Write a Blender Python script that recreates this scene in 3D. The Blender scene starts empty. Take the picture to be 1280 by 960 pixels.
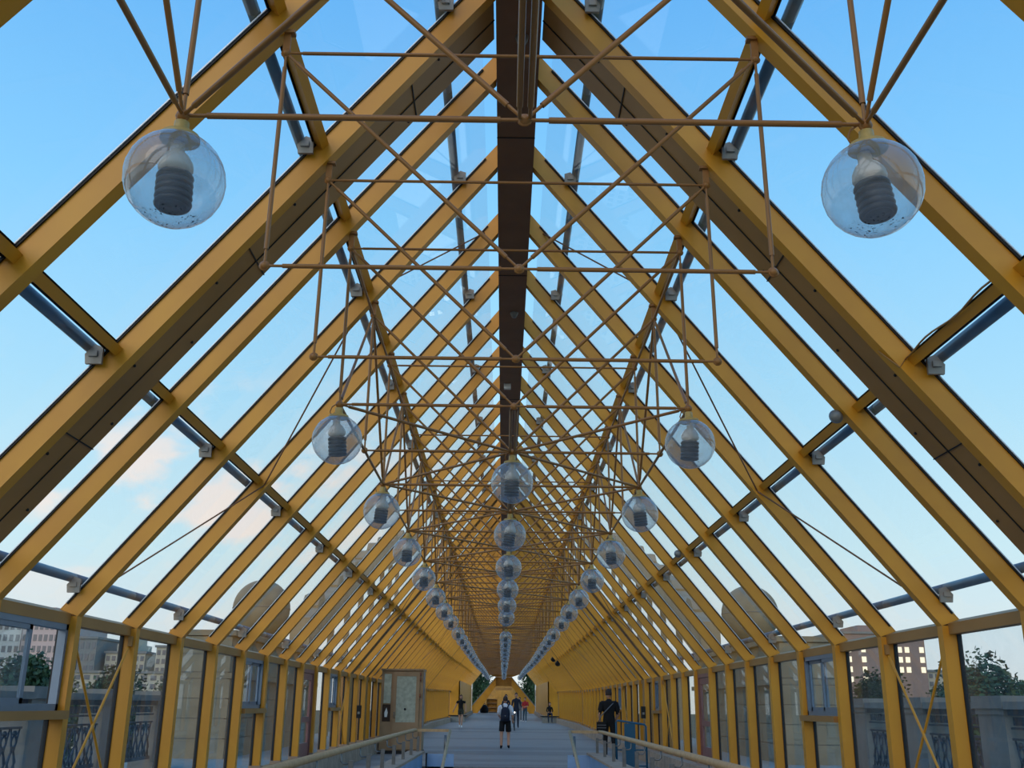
import bpy, bmesh, math, random
from mathutils import Vector, Matrix
random.seed(7)
R = math.radians
scene = bpy.context.scene
C = scene.collection

# ---------------------------------------------------------------- camera
cam_d = bpy.data.cameras.new('camera'); cam = bpy.data.objects.new('camera', cam_d); C.objects.link(cam)
cam_d.sensor_fit = 'HORIZONTAL'; cam_d.sensor_width = 36.0
cam_d.lens = 1252.5 / 1280.0 * 36.0
cam_d.clip_start = 0.05; cam_d.clip_end = 2000
PITCH, YAW, ROLL = 17.797, -0.3085, 0.609
cam.matrix_world = (Matrix.Translation((-0.06, 0, 0)) @ Matrix.Rotation(R(YAW), 4, 'Z')
                    @ Matrix.Rotation(R(90 + PITCH), 4, 'X') @ Matrix.Rotation(R(ROLL), 4, 'Z'))
scene.camera = cam

# ---------------------------------------------------------------- view, world, fill sun
vs = scene.view_settings
vs.view_transform = 'Standard'; vs.look = 'None'; vs.gamma = 1.0; vs.exposure = 0.15; vs.use_curve_mapping = False
scene.cycles.transparent_max_bounces = 40
scene.cycles.max_bounces = 14
scene.cycles.diffuse_bounces = 9

def srgb(r, g, b):
    f = lambda c: c / 12.92 if c <= 0.04045 else ((c + 0.055) / 1.055) ** 2.4
    return (f(r / 255), f(g / 255), f(b / 255), 1)

world = bpy.data.worlds.new('sky'); scene.world = world; world.use_nodes = True
nt = world.node_tree; nt.nodes.clear()
def N(t, **k):
    n = nt.nodes.new(t)
    for a, b in k.items(): setattr(n, a, b)
    return n
L = lambda a, b: nt.links.new(a, b)
tc = N('ShaderNodeTexCoord'); sep = N('ShaderNodeSeparateXYZ'); L(tc.outputs['Generated'], sep.inputs[0])
ramp = N('ShaderNodeValToRGB'); L(sep.outputs['Z'], ramp.inputs[0])
cr = ramp.color_ramp
stops = [(0.0, (226, 230, 228)), (0.05, (222, 234, 238)), (0.14, (202, 234, 244)), (0.28, (170, 221, 248)), (0.45, (134, 203, 250)), (0.64, (100, 176, 242)), (1.0, (70, 146, 232))]
while len(cr.elements) < len(stops): cr.elements.new(0.5)
for e, (q, c) in zip(cr.elements, stops): e.position = q; e.color = srgb(*c)
mp = N('ShaderNodeMapping'); mp.inputs['Scale'].default_value = (1, 1, 1.7); mp.inputs['Location'].default_value = (5.1, 3.3, 1.2)
L(tc.outputs['Generated'], mp.inputs[0])
nz = N('ShaderNodeTexNoise'); nz.inputs['Scale'].default_value = 11; nz.inputs['Detail'].default_value = 7; nz.inputs['Roughness'].default_value = 0.52
L(mp.outputs[0], nz.inputs['Vector'])
cm = N('ShaderNodeMapRange'); cm.interpolation_type = 'SMOOTHSTEP'
cm.inputs['From Min'].default_value = 0.48; cm.inputs['From Max'].default_value = 0.64; L(nz.outputs['Fac'], cm.inputs['Value'])
band = N('ShaderNodeValToRGB'); L(sep.outputs['Z'], band.inputs[0])
be = band.color_ramp.elements; be[0].position = 0.06; be[0].color = (0, 0, 0, 1); be[1].position = 0.15; be[1].color = (1, 1, 1, 1)
q = be.new(0.22); q.color = (1, 1, 1, 1); q = be.new(0.32); q.color = (0, 0, 0, 1)
mul = N('ShaderNodeMath', operation='MULTIPLY'); L(cm.outputs[0], mul.inputs[0]); L(band.outputs[0], mul.inputs[1])
mul2 = N('ShaderNodeMath', operation='MULTIPLY'); L(mul.outputs[0], mul2.inputs[0])
lm = N('ShaderNodeMapRange'); lm.inputs['From Min'].default_value = 0.1; lm.inputs['From Max'].default_value = -0.25; lm.inputs['To Max'].default_value = 0.8   # the cloud bank lies on the left
L(sep.outputs['X'], lm.inputs['Value']); L(lm.outputs[0], mul2.inputs[1])
cmix = N('ShaderNodeMixRGB'); L(mul2.outputs[0], cmix.inputs[0]); L(ramp.outputs[0], cmix.inputs[1]); cmix.inputs[2].default_value = srgb(250, 234, 224)
bg = N('ShaderNodeBackground'); L(cmix.outputs[0], bg.inputs[0]); bg.inputs[1].default_value = 1.0
wo = N('ShaderNodeOutputWorld'); L(bg.outputs[0], wo.inputs[0])

# warm fill added as a very wide low sun to brighten the interior
sun_d = bpy.data.lights.new('warm_fill_sun', 'SUN'); sun_d.energy = 1.0; sun_d.angle = R(50); sun_d.color = (1.0, 0.84, 0.66)
sun = bpy.data.objects.new('warm_fill_sun', sun_d); C.objects.link(sun)
sun.rotation_euler = (R(62), 0, R(-24))      # from behind and left of the camera, low

# ---------------------------------------------------------------- materials
def mat(name, col, rough=0.5, metal=0.0, noise=0.0, nscale=6.0, spec=0.5, emit=None, bump=0.0, col2=None, stretch=None):
    m = bpy.data.materials.new(name); m.use_nodes = True
    t = m.node_tree; b = t.nodes['Principled BSDF']
    b.inputs['Roughness'].default_value = rough; b.inputs['Metallic'].default_value = metal
    b.inputs['Specular IOR Level'].default_value = spec
    c = srgb(*col)
    b.inputs['Base Color'].default_value = c
    if noise > 0 or bump > 0:
        co = t.nodes.new('ShaderNodeTexCoord'); nn = t.nodes.new('ShaderNodeTexNoise')
        nn.inputs['Scale'].default_value = nscale; nn.inputs['Detail'].default_value = 6
        if stretch:
            mm = t.nodes.new('ShaderNodeMapping'); mm.inputs['Scale'].default_value = stretch
            t.links.new(co.outputs['Object'], mm.inputs[0]); t.links.new(mm.outputs[0], nn.inputs['Vector'])
        else: t.links.new(co.outputs['Object'], nn.inputs['Vector'])
        if noise > 0:
            rp = t.nodes.new('ShaderNodeValToRGB')
            c2 = srgb(*col2) if col2 else tuple(v * (1 - noise) for v in c[:3]) + (1,)
            rp.color_ramp.elements[0].position = 0.32; rp.color_ramp.elements[0].color = c2
            rp.color_ramp.elements[1].position = 0.68; rp.color_ramp.elements[1].color = c
            t.links.new(nn.outputs['Fac'], rp.inputs[0]); t.links.new(rp.outputs[0], b.inputs['Base Color'])
        if bump > 0:
            bp = t.nodes.new('ShaderNodeBump'); bp.inputs['Strength'].default_value = bump; bp.inputs['Distance'].default_value = 0.02
            t.links.new(nn.outputs['Fac'], bp.inputs['Height']); t.links.new(bp.outputs[0], b.inputs['Normal'])
    if emit:
        b.inputs['Emission Color'].default_value = srgb(*emit[0]); b.inputs['Emission Strength'].default_value = emit[1]
    return m

def glass_mat(name, tint, refl0=0.035, reflg=0.75, dust=0.0, dustcol=(0.7, 0.7, 0.68, 1), power=5.0, specks=False, rim=0.0):
    m = bpy.data.materials.new(name); m.use_nodes = True
    t = m.node_tree; t.nodes.clear()
    n = lambda k: t.nodes.new(k)
    out = n('ShaderNodeOutputMaterial'); tr = n('ShaderNodeBsdfTransparent'); tr.inputs[0].default_value = tint
    gl = n('ShaderNodeBsdfGlossy'); gl.inputs['Roughness'].default_value = 0.0; gl.inputs[0].default_value = (1, 1, 1, 1)
    lw = n('ShaderNodeLayerWeight'); lw.inputs['Blend'].default_value = 0.5
    pw = n('ShaderNodeMath'); pw.operation = 'POWER'; pw.inputs[1].default_value = power; t.links.new(lw.outputs['Facing'], pw.inputs[0])
    ma = n('ShaderNodeMath'); ma.operation = 'MULTIPLY_ADD'; ma.inputs[1].default_value = reflg; ma.inputs[2].default_value = refl0
    t.links.new(pw.outputs[0], ma.inputs[0])
    base = tr.outputs[0]
    if dust > 0:
        df = n('ShaderNodeBsdfDiffuse'); df.inputs[0].default_value = dustcol
        mx = n('ShaderNodeMixShader'); mx.inputs[0].default_value = dust
        co = n('ShaderNodeTexCoord')
        nn = n('ShaderNodeTexNoise'); nn.inputs['Scale'].default_value = 9.0; nn.inputs['Detail'].default_value = 8
        t.links.new(co.outputs['Object'], nn.inputs['Vector'])
        mr = n('ShaderNodeMapRange'); mr.inputs['From Min'].default_value = 0.3; mr.inputs['From Max'].default_value = 0.75
        mr.inputs['To Min'].default_value = dust * 0.55; mr.inputs['To Max'].default_value = dust * 1.4
        t.links.new(nn.outputs['Fac'], mr.inputs['Value'])
        fac = mr.outputs[0]
        if rim > 0:
            p2 = n('ShaderNodeMath'); p2.operation = 'POWER'; p2.inputs[1].default_value = 3.0; t.links.new(lw.outputs['Facing'], p2.inputs[0])
            a2 = n('ShaderNodeMath'); a2.operation = 'MULTIPLY_ADD'; a2.inputs[1].default_value = rim; a2.use_clamp = True
            t.links.new(p2.outputs[0], a2.inputs[0]); t.links.new(fac, a2.inputs[2]); fac = a2.outputs[0]
        t.links.new(fac, mx.inputs[0])
        tl = n('ShaderNodeBsdfTranslucent'); tl.inputs[0].default_value = dustcol
        dm = n('ShaderNodeMixShader'); dm.inputs[0].default_value = 0.45; t.links.new(df.outputs[0], dm.inputs[1]); t.links.new(tl.outputs[0], dm.inputs[2])
        t.links.new(tr.outputs[0], mx.inputs[1]); t.links.new(dm.outputs[0], mx.inputs[2]); base = mx.outputs[0]
        if specks:
            sp = n('ShaderNodeTexNoise'); sp.inputs['Scale'].default_value = 85.0; sp.inputs['Detail'].default_value = 2
            t.links.new(co.outputs['Object'], sp.inputs['Vector'])
            th = n('ShaderNodeMath'); th.operation = 'GREATER_THAN'; th.inputs[1].default_value = 0.635; t.links.new(sp.outputs['Fac'], th.inputs[0])
            sx = n('ShaderNodeSeparateXYZ'); t.links.new(co.outputs['Object'], sx.inputs[0])
            lo = n('ShaderNodeMath'); lo.operation = 'LESS_THAN'; lo.inputs[1].default_value = -0.165; t.links.new(sx.outputs['Z'], lo.inputs[0])
            mm = n('ShaderNodeMath'); mm.operation = 'MULTIPLY'; t.links.new(th.outputs[0], mm.inputs[0]); t.links.new(lo.outputs[0], mm.inputs[1])
            dk = n('ShaderNodeBsdfDiffuse'); dk.inputs[0].default_value = (0.02, 0.02, 0.025, 1)
            m3 = n('ShaderNodeMixShader'); t.links.new(mm.outputs[0], m3.inputs[0]); t.links.new(base, m3.inputs[1]); t.links.new(dk.outputs[0], m3.inputs[2]); base = m3.outputs[0]
    m2 = n('ShaderNodeMixShader'); t.links.new(ma.outputs[0], m2.inputs[0]); t.links.new(base, m2.inputs[1]); t.links.new(gl.outputs[0], m2.inputs[2])
    t.links.new(m2.outputs[0], out.inputs[0])
    return m

M = {
    'paint': mat('ochre_paint', (224, 154, 35), 0.42, noise=0.18, nscale=1.7, col2=(208, 138, 33)),
    'tube': mat('shaded_ochre_tube', (166, 110, 48), 0.4, noise=0.2, nscale=9),  # rafter ochre made browner: the shade on the bars is in the colour
    'ridge': mat('ridge_brown', (140, 96, 60), 0.5, noise=0.2, nscale=3),
    'joint': mat('joint_cladding', (176, 124, 62), 0.5, noise=0.2, nscale=2),  # browner than the ochre; shade on the joint boxes' inward faces is coloured in
    'gasket': mat('black_gasket', (14, 14, 18), 0.6),
    'glint': mat('edge_glint', (222, 224, 226), 0.35, 0.2),  # pale strip painting the reflected line along the glass edge
    'pipe': mat('blue_grey_pipe', (92, 124, 146), 0.45, 0.2, noise=0.3, nscale=8),
    'bracket': mat('grey_bracket', (150, 146, 138), 0.5, 0.3, noise=0.2, nscale=12),
    'glass': glass_mat('roof_glass', (0.985, 0.992, 0.995, 1), 0.012, 0.45, dust=0.006),
    'wallglass': glass_mat('wall_glass', (0.90, 0.93, 0.945, 1), 0.02, 0.35, dust=0.035, dustcol=(0.55, 0.62, 0.66, 1)),
    'globe': glass_mat('lamp_globe_glass', (0.86, 0.88, 0.90, 1), 0.05, 0.45, dust=0.25, dustcol=(0.74, 0.75, 0.76, 1), power=3.0, specks=True, rim=0.35),
    'cap': mat('lamp_cap', (206, 172, 98), 0.45, noise=0.15, nscale=20),
    'bulb': mat('dark_bulb', (12, 15, 24), 0.3),  # seen backlit, so the shade is put into the bulb colour
    'bulbbase': mat('bulb_base', (214, 206, 190), 0.5),
    'steel': mat('rail_steel', (128, 128, 128), 0.35, 0.7, noise=0.2, nscale=12),
    'wood': mat('tan_handrail', (196, 160, 116), 0.45, noise=0.2, nscale=12),
    'alu': mat('blue_grey_aluminium', (122, 138, 156), 0.4, 0.3, noise=0.1, nscale=10),
    'conc': mat('pinkish_concrete', (190, 160, 136), 0.85, noise=0.3, nscale=4, bump=0.3),
    'grey': mat('grey_concrete', (160, 160, 152), 0.85, noise=0.25, nscale=4, bump=0.3),
    'floor': mat('grey_floor', (158, 149, 143), 0.5, noise=0.22, nscale=1.6, stretch=(0.6, 3, 1)),
    'floor2': mat('grey_floor_dark', (140, 131, 126), 0.5, noise=0.22, nscale=1.6, stretch=(0.6, 3, 1)),
    'blue': mat('pale_blue_wall', (150, 182, 218), 0.5, noise=0.15, nscale=3),
    'teal': mat('blue_board', (24, 84, 112), 0.5, noise=0.1, nscale=3),
    'door': mat('reddish_door', (150, 98, 92), 0.5, noise=0.2, nscale=5),
    'stone': mat('beige_stone', (156, 143, 118), 0.85, noise=0.3, nscale=2.2, bump=0.4),
    'stone2': mat('grey_stone', (136, 133, 127), 0.85, noise=0.3, nscale=2.5, bump=0.4),
    'iron': mat('cast_iron', (52, 66, 84), 0.5, 0.4, noise=0.3, nscale=14),
    'arch': mat('arch_beige', (168, 150, 122), 0.6, noise=0.25, nscale=1.2),
    'booth': mat('booth_tan', (176, 142, 106), 0.5, noise=0.18, nscale=3),
    'boothglass': mat('booth_frosted', (196, 200, 180), 0.25, noise=0.3, nscale=9),
    'black': mat('black', (16, 16, 18), 0.6),
    'white': mat('white', (236, 236, 232), 0.6),
    'wood2': mat('orange_wood', (200, 140, 52), 0.5, noise=0.25, nscale=3),
    'leaf': mat('tree_leaves', (62, 92, 52), 0.7, noise=0.6, nscale=1.3, col2=(26, 48, 28)),
    'leaf2': mat('tree_leaves_pale', (92, 116, 66), 0.7, noise=0.5, nscale=1.3, col2=(44, 66, 36)),
    'bark': mat('bark', (70, 56, 42), 0.9, noise=0.4, nscale=10),
    'ground': mat('ground_green', (70, 84, 58), 0.95, noise=0.5, nscale=0.1),
    'bwhite': mat('pale_block', (226, 218, 208), 0.8, noise=0.08, nscale=0.3),
    'bpink': mat('pinkish_block', (206, 180, 172), 0.8, noise=0.1, nscale=0.3),
    'bcream': mat('cream_block', (208, 192, 168), 0.8, noise=0.1, nscale=0.3),
    'brick': mat('brown_block', (166, 134, 120), 0.8, noise=0.15, nscale=0.4),
    'broof': mat('grey_roof', (140, 136, 130), 0.8),
    'bwin': mat('dark_window', (112, 108, 110), 0.2),
    'bglint': mat('glint_window', (255, 240, 206), 0.4, emit=((255, 232, 190), 1.0)),  # emission paints the bright reflection in the panes
    'skin': mat('skin', (212, 160, 132), 0.55),
    'hair': mat('brown_hair', (58, 40, 30), 0.7), 'hair2': mat('black_hair', (22, 18, 16), 0.7),
    'cblack': mat('black_cloth', (14, 14, 17), 0.85), 'cwhite': mat('white_cloth', (232, 234, 240), 0.85),
    'cnavy': mat('navy_cloth', (26, 34, 54), 0.8), 'cred': mat('red_cloth', (176, 44, 48), 0.85),
    'cgrey': mat('grey_cloth', (110, 110, 112), 0.85), 'cgreen': mat('dark_green_cloth', (52, 58, 50), 0.85), 'cteal': mat('teal_jeans', (52, 74, 88), 0.85),
    'headlight': mat('head_light', (255, 240, 220), 0.3, emit=((255, 244, 230), 3.0)),
}

# ---------------------------------------------------------------- mesh helpers
class MB:
    def __init__(s): s.v = []; s.f = []; s.sm = []
    def add(s, vs, fs, smooth=False):
        o = len(s.v); s.v += [tuple(x) for x in vs]; s.f += [tuple(i + o for i in f) for f in fs]; s.sm += [smooth] * len(fs); return s
    def box(s, x0, x1, y0, y1, z0, z1, mt=None):
        vs = [(x, y, z) for z in (z0, z1) for y in (y0, y1) for x in (x0, x1)]
        if mt: vs = [mt @ Vector(v) for v in vs]
        return s.add(vs, [(0, 2, 3, 1), (4, 5, 7, 6), (0, 1, 5, 4), (2, 6, 7, 3), (0, 4, 6, 2), (1, 3, 7, 5)])
    def prism_y(s, poly, y0, y1):
        n = len(poly)
        a = sum(poly[i][0] * poly[(i + 1) % n][1] - poly[(i + 1) % n][0] * poly[i][1] for i in range(n))
        if a < 0: poly = poly[::-1]
        vs = [(x, y0, z) for x, z in poly] + [(x, y1, z) for x, z in poly]
        return s.add(vs, [tuple(range(n)), tuple(range(2 * n - 1, n - 1, -1))] + [(i + n, (i + 1) % n + n, (i + 1) % n, i) for i in range(n)])
    def prism_x(s, poly, x0, x1):
        n = len(poly)
        a = sum(poly[i][0] * poly[(i + 1) % n][1] - poly[(i + 1) % n][0] * poly[i][1] for i in range(n))
        if a < 0: poly = poly[::-1]
        vs = [(x0, y, z) for y, z in poly] + [(x1, y, z) for y, z in poly]
        return s.add(vs, [tuple(range(n - 1, -1, -1)), tuple(range(n, 2 * n))] + [(i, (i + 1) % n, (i + 1) % n + n, i + n) for i in range(n)])
    def tube(s, pts, r, n=8, caps=True, smooth=True):
        pts = [Vector(p) for p in pts]; rs = r if isinstance(r, (list, tuple)) else [r] * len(pts)
        vs = []; prev = None
        for i, p in enumerate(pts):
            d = (pts[min(i + 1, len(pts) - 1)] - pts[max(i - 1, 0)]).normalized()
            if prev is None:
                u = d.orthogonal().normalized()
            else:
                u = (prev - d * prev.dot(d)).normalized()
            prev = u; w = d.cross(u)
            for k in range(n):
                a = 2 * math.pi * k / n
                vs.append(p + (u * math.cos(a) + w * math.sin(a)) * rs[i])
        fs = [(i * n + k, i * n + (k + 1) % n, (i + 1) * n + (k + 1) % n, (i + 1) * n + k) for i in range(len(pts) - 1) for k in range(n)]
        s.add(vs, fs, smooth)
        if caps:
            o = len(s.v) - len(vs)
            s.f += [tuple(o + k for k in range(n - 1, -1, -1)), tuple(o + (len(pts) - 1) * n + k for k in range(n))]; s.sm += [False, False]
        return s
    def lathe(s, prof, n=20, c=(0, 0, 0), smooth=True):
        vs = []; fs = []
        for r, z in prof:
            for k in range(n):
                a = 2 * math.pi * k / n; vs.append((c[0] + r * math.cos(a), c[1] + r * math.sin(a), c[2] + z))
        for i in range(len(prof) - 1):
            for k in range(n):
                fs.append((i * n + k, i * n + (k + 1) % n, (i + 1) * n + (k + 1) % n, (i + 1) * n + k))
        return s.add(vs, fs, smooth)
    def ball(s, c, r, n=12, m=8, sc=(1, 1, 1)):
        vs = []; fs = []
        for i in range(m + 1):
            t = math.pi * i / m
            for k in range(n):
                a = 2 * math.pi * k / n
                vs.append((c[0] + r * sc[0] * math.sin(t) * math.cos(a), c[1] + r * sc[1] * math.sin(t) * math.sin(a), c[2] - r * sc[2] * math.cos(t)))
        for i in range(m):
            for k in range(n):
                fs.append((i * n + k, i * n + (k + 1) % n, (i + 1) * n + (k + 1) % n, (i + 1) * n + k))
        return s.add(vs, fs, True)
    def torus(s, c, R_, r, axis='z', n=20, m=8):
        vs = []; fs = []
        for i in range(n):
            a = 2 * math.pi * i / n
            for k in range(m):
                b = 2 * math.pi * k / m
                x, y, z = (R_ + r * math.cos(b)) * math.cos(a), (R_ + r * math.cos(b)) * math.sin(a), r * math.sin(b)
                if axis == 'x': x, y, z = z, x, y
                elif axis == 'y': x, y, z = x, -z, y
                vs.append((c[0] + x, c[1] + y, c[2] + z))
        for i in range(n):
            for k in range(m):
                fs.append((i * m + k, ((i + 1) % n) * m + k, ((i + 1) % n) * m + (k + 1) % m, i * m + (k + 1) % m))
        return s.add(vs, fs, True)
    def mesh(s, name, m, clean=False):
        me = bpy.data.meshes.new(name); me.from_pydata(s.v, [], s.f)
        me.polygons.foreach_set('use_smooth', s.sm)
        me.materials.append(M[m] if isinstance(m, str) else m)
        if clean:
            b = bmesh.new(); b.from_mesh(me); bmesh.ops.remove_doubles(b, verts=b.verts, dist=1e-5); b.to_mesh(me); b.free()
        me.update(); return me

def obj(name, me, parent=None, loc=(0, 0, 0), scale=None, rotz=0.0, mw=None):
    o = bpy.data.objects.new(name, me); C.objects.link(o)
    if mw is not None: o.matrix_local = mw
    else:
        o.location = loc
        if scale: o.scale = scale
        if rotz: o.rotation_euler = (0, 0, rotz)
    if parent: o.parent = parent
    return o
def tag(o, label, cat, group=None):
    o['label'] = label; o['category'] = cat
    if group: o['group'] = group
    return o
def thing(name, label, cat, loc=(0, 0, 0), group=None, rotz=0.0):
    return tag(obj(name, None, None, loc, rotz=rotz), label, cat, group)
def struct(name, me=None, label=None):
    o = obj(name, me); o['kind'] = 'structure'
    if label: o['label'] = label
    return o
def copy_tree(o, parent=None, kids=None):
    c = o.copy(); C.objects.link(c)
    if parent: c.parent = parent
    for ch in (kids if kids is not None else o.children): copy_tree(ch, c)
    return c
def bar_matrix(a, b, r):
    a, b = Vector(a), Vector(b); d = b - a; l = d.length
    q = d.to_track_quat('Z', 'Y').to_matrix().to_4x4()
    return Matrix.Translation(a) @ q @ Matrix.Diagonal((r, r, l, 1))

# ---------------------------------------------------------------- layout of the gallery
XE, ZE = 3.88, 0.724            # inner eave corner
XR, ZR = 0.186, 5.323           # inner ridge corner
ANG = math.atan2(ZR - ZE, XE - XR)
UP = (-math.cos(ANG), math.sin(ANG)); NO = (math.sin(ANG), math.cos(ANG))
SL = math.hypot(ZR - ZE, XE - XR)
DEP = 0.165                     # rafter depth
FW = 0.11                      # rafter width
def sp(s, n):                   # point on the right roof slope: s up the slope, n outwards
    return (XE + UP[0] * s + NO[0] * n, ZE + UP[1] * s + NO[1] * n)
H = 1.5313
Y = {-3: -0.93, -2: 0.58, -1: 2.08, 0: 3.594, 1: 5.07, 2: 6.58, 3: 7.735}
STARTS = (3, 18, 33, 48)
for i in range(4, 68): Y[i] = Y[i - 1] + (1.155 if i in STARTS else H)
IMIN, IMAX = -3, max(i for i in Y if Y[i] < 105)
def smooth(a, b, t):
    t = max(0, min(1, (t - a) / (b - a))); return t * t * (3 - 2 * t)
def dz(y): return 0.28 * smooth(45, 80, y) + max(0, y - 80) * 0.006
FZ = [(-30, -1.35), (38, -1.35), (55, -1.14), (80, -1.12), (125, -0.6), (180, -0.2)]
def fz(y):
    for (a, u), (b, v) in zip(FZ, FZ[1:]):
        if y <= b: return u + (v - u) * (y - a) / (b - a)
    return FZ[-1][1]
S_P = 1.94; S_Q = 4.03          # purlin positions up the slope
XW = 3.28                       # narrower far walls
Y_NARROW = 78.0

# ---------------------------------------------------------------- floor
fl = struct('floor', MB().box(-4.2, 4.2, -14, 8, -1.75, -1.35).mesh('floor', 'floor'))
def floor_slab(name, x0, x1, y0, y1, m):
    b = MB(); a, c = fz(y0), fz(y1)
    b.prism_x([(y0, a), (y1, c), (y1, c - 0.3), (y0, a - 0.3)], x0, x1)
    return obj(name, b.mesh(name, m), fl)
for s in (-1, 1): obj('side_walkway', MB().box(min(s * 2.16, s * 4.1), max(s * 2.16, s * 4.1), 8.0, 24.6, -1.65, -1.35).mesh('walk', 'floor'), fl)
y = 24.6; k = 0
rf = random.Random(3)
while y < 112:
    w = 1.2 if y < 60 else 3.0
    floor_slab('floor_panel', -3.75, 3.75, y, y + w - (0.02 if y < 60 else 0.0), 'floor2' if rf.random() < 0.38 else 'floor'); y += w
floor_slab('floor_panel', -4.0, 4.0, y, 175, 'floor')
# stairwell
for k in range(12):
    obj('stair_tread', MB().box(-1.18, 1.45, 24.6 - 0.32 * (k + 1), 24.6 - 0.32 * k, -1.65 - 0.165 * (k + 1), -1.35 - 0.165 * (k + 1)).mesh('tread', 'floor2'), fl)
obj('lower_landing', MB().box(-2.2, 2.2, 8, 21, -3.6, -3.33).mesh('landing', 'floor2'), fl)
obj('well_end_wall', MB().box(-2.2, 2.2, 7.8, 8.0, -3.4, -1.35).mesh('wellend', 'blue'), fl)
for s in (-1, 1):
    o = obj('stairwell_kerb', MB().box(-0.13, 0.13, 8.0, 24.62, -3.4, -1.06).mesh('kerb', 'blue'), fl, (s * 2.03 + (0.06 if s > 0 else 0), 0, 0))
    obj('kerb_cap', MB().box(-0.2, 0.17, 8.0, 24.7, -1.06, -1.015).mesh('kerbcap', 'conc'), o)
    xa, xb = (-1.79, -1.18) if s < 0 else (1.45, 1.98)
    obj('stair_head_panel', MB().box(xa, xb, 24.6, 24.72, -1.6, -1.08).mesh('headpanel', 'blue'), fl)
    obj('stair_head_post', MB().box(xa - 0.03 if s < 0 else xb, xa if s < 0 else xb + 0.03, 24.55, 24.75, -1.6, -1.06).mesh('headpost', 'black'), fl)

# ---------------------------------------------------------------- ceiling: ridge, rafters, purlins, panes, pipes
def seg_profile(ylist, f):      # loft of a rectangle (x0,x1,z0,z1) along y with the rise dz
    b = MB(); x0, x1, z0, z1 = f
    vs = []
    for y in ylist: vs += [(x0, y, z0 + dz(y)), (x1, y, z0 + dz(y)), (x1, y, z1 + dz(y)), (x0, y, z1 + dz(y))]
    n = len(ylist)
    fs = [(0, 1, 2, 3), tuple(4 * (n - 1) + k for k in (3, 2, 1, 0))]
    for i in range(n - 1):
        for k in range(4): fs.append((4 * i + k, 4 * (i + 1) + k, 4 * (i + 1) + (k + 1) % 4, 4 * i + (k + 1) % 4))
    return b.add(vs, fs)
YS = [Y[i] for i in range(IMIN, IMAX + 1)]
ceil = struct('ceiling', seg_profile(YS, (-XR + 0.002, XR - 0.002, ZR - 0.03, ZR + 0.42)).mesh('ridge_beam', 'ridge'))
ceil['label'] = 'dark brown box ridge beam along the top of the glazed gallery'
for y in (8.6, 11.9, 17.4, 23, 31, 39):
    obj('beam_seam', MB().box(-XR, XR, -0.006, 0.006, -0.036, -0.03).mesh('seam', 'black'), ceil, (0, y, ZR + dz(y)))
for i in range(3):
    y = (7.05, 13.2, 10.9)[i]
    if i < 2: obj('smoke_detector', MB().lathe([(0.0, -0.07), (0.035, -0.065), (0.05, -0.03), (0.06, 0)], 14).mesh('det', 'bracket'), ceil, (0.03, y, ZR - 0.03))
    else: obj('junction_box', MB().box(-0.06, 0.06, -0.04, 0.04, -0.09, 0).mesh('jbox', 'white'), ceil, (-0.05, 16.5, ZR - 0.03))
def mirror(poly, s): return [(s * x, z) for x, z in poly]
def raf_poly(n0, n1, s0=0.0, s1=SL):
    ax, az = sp(s0, n0); bx, bz = sp(s1, n0); cx, cz = sp(s1, n1); ex, ez = sp(s0, n1)
    return [(ax, az), (bx, bz), (cx, cz), (ex, ez)]
ridge_top = (XR, ZR + DEP / math.cos(ANG)); eave_out = (XE + DEP, ZE + (DEP / math.sin(ANG) * 1 - DEP * math.tan(ANG) * 0) - 0.0)
t = math.tan(ANG)
oz = sp(0, DEP); eave_out = (XE + DEP, oz[1] - (XE + DEP - oz[0]) * t)
RAF = [(XE, ZE), (XR, ZR), ridge_top, eave_out]
CE = {}
bays = [(i, i + 1) for i in range(IMIN, IMAX)]
JOINTS = (2, 15, 17, 32, 47)
NEARPANE = 36
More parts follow.
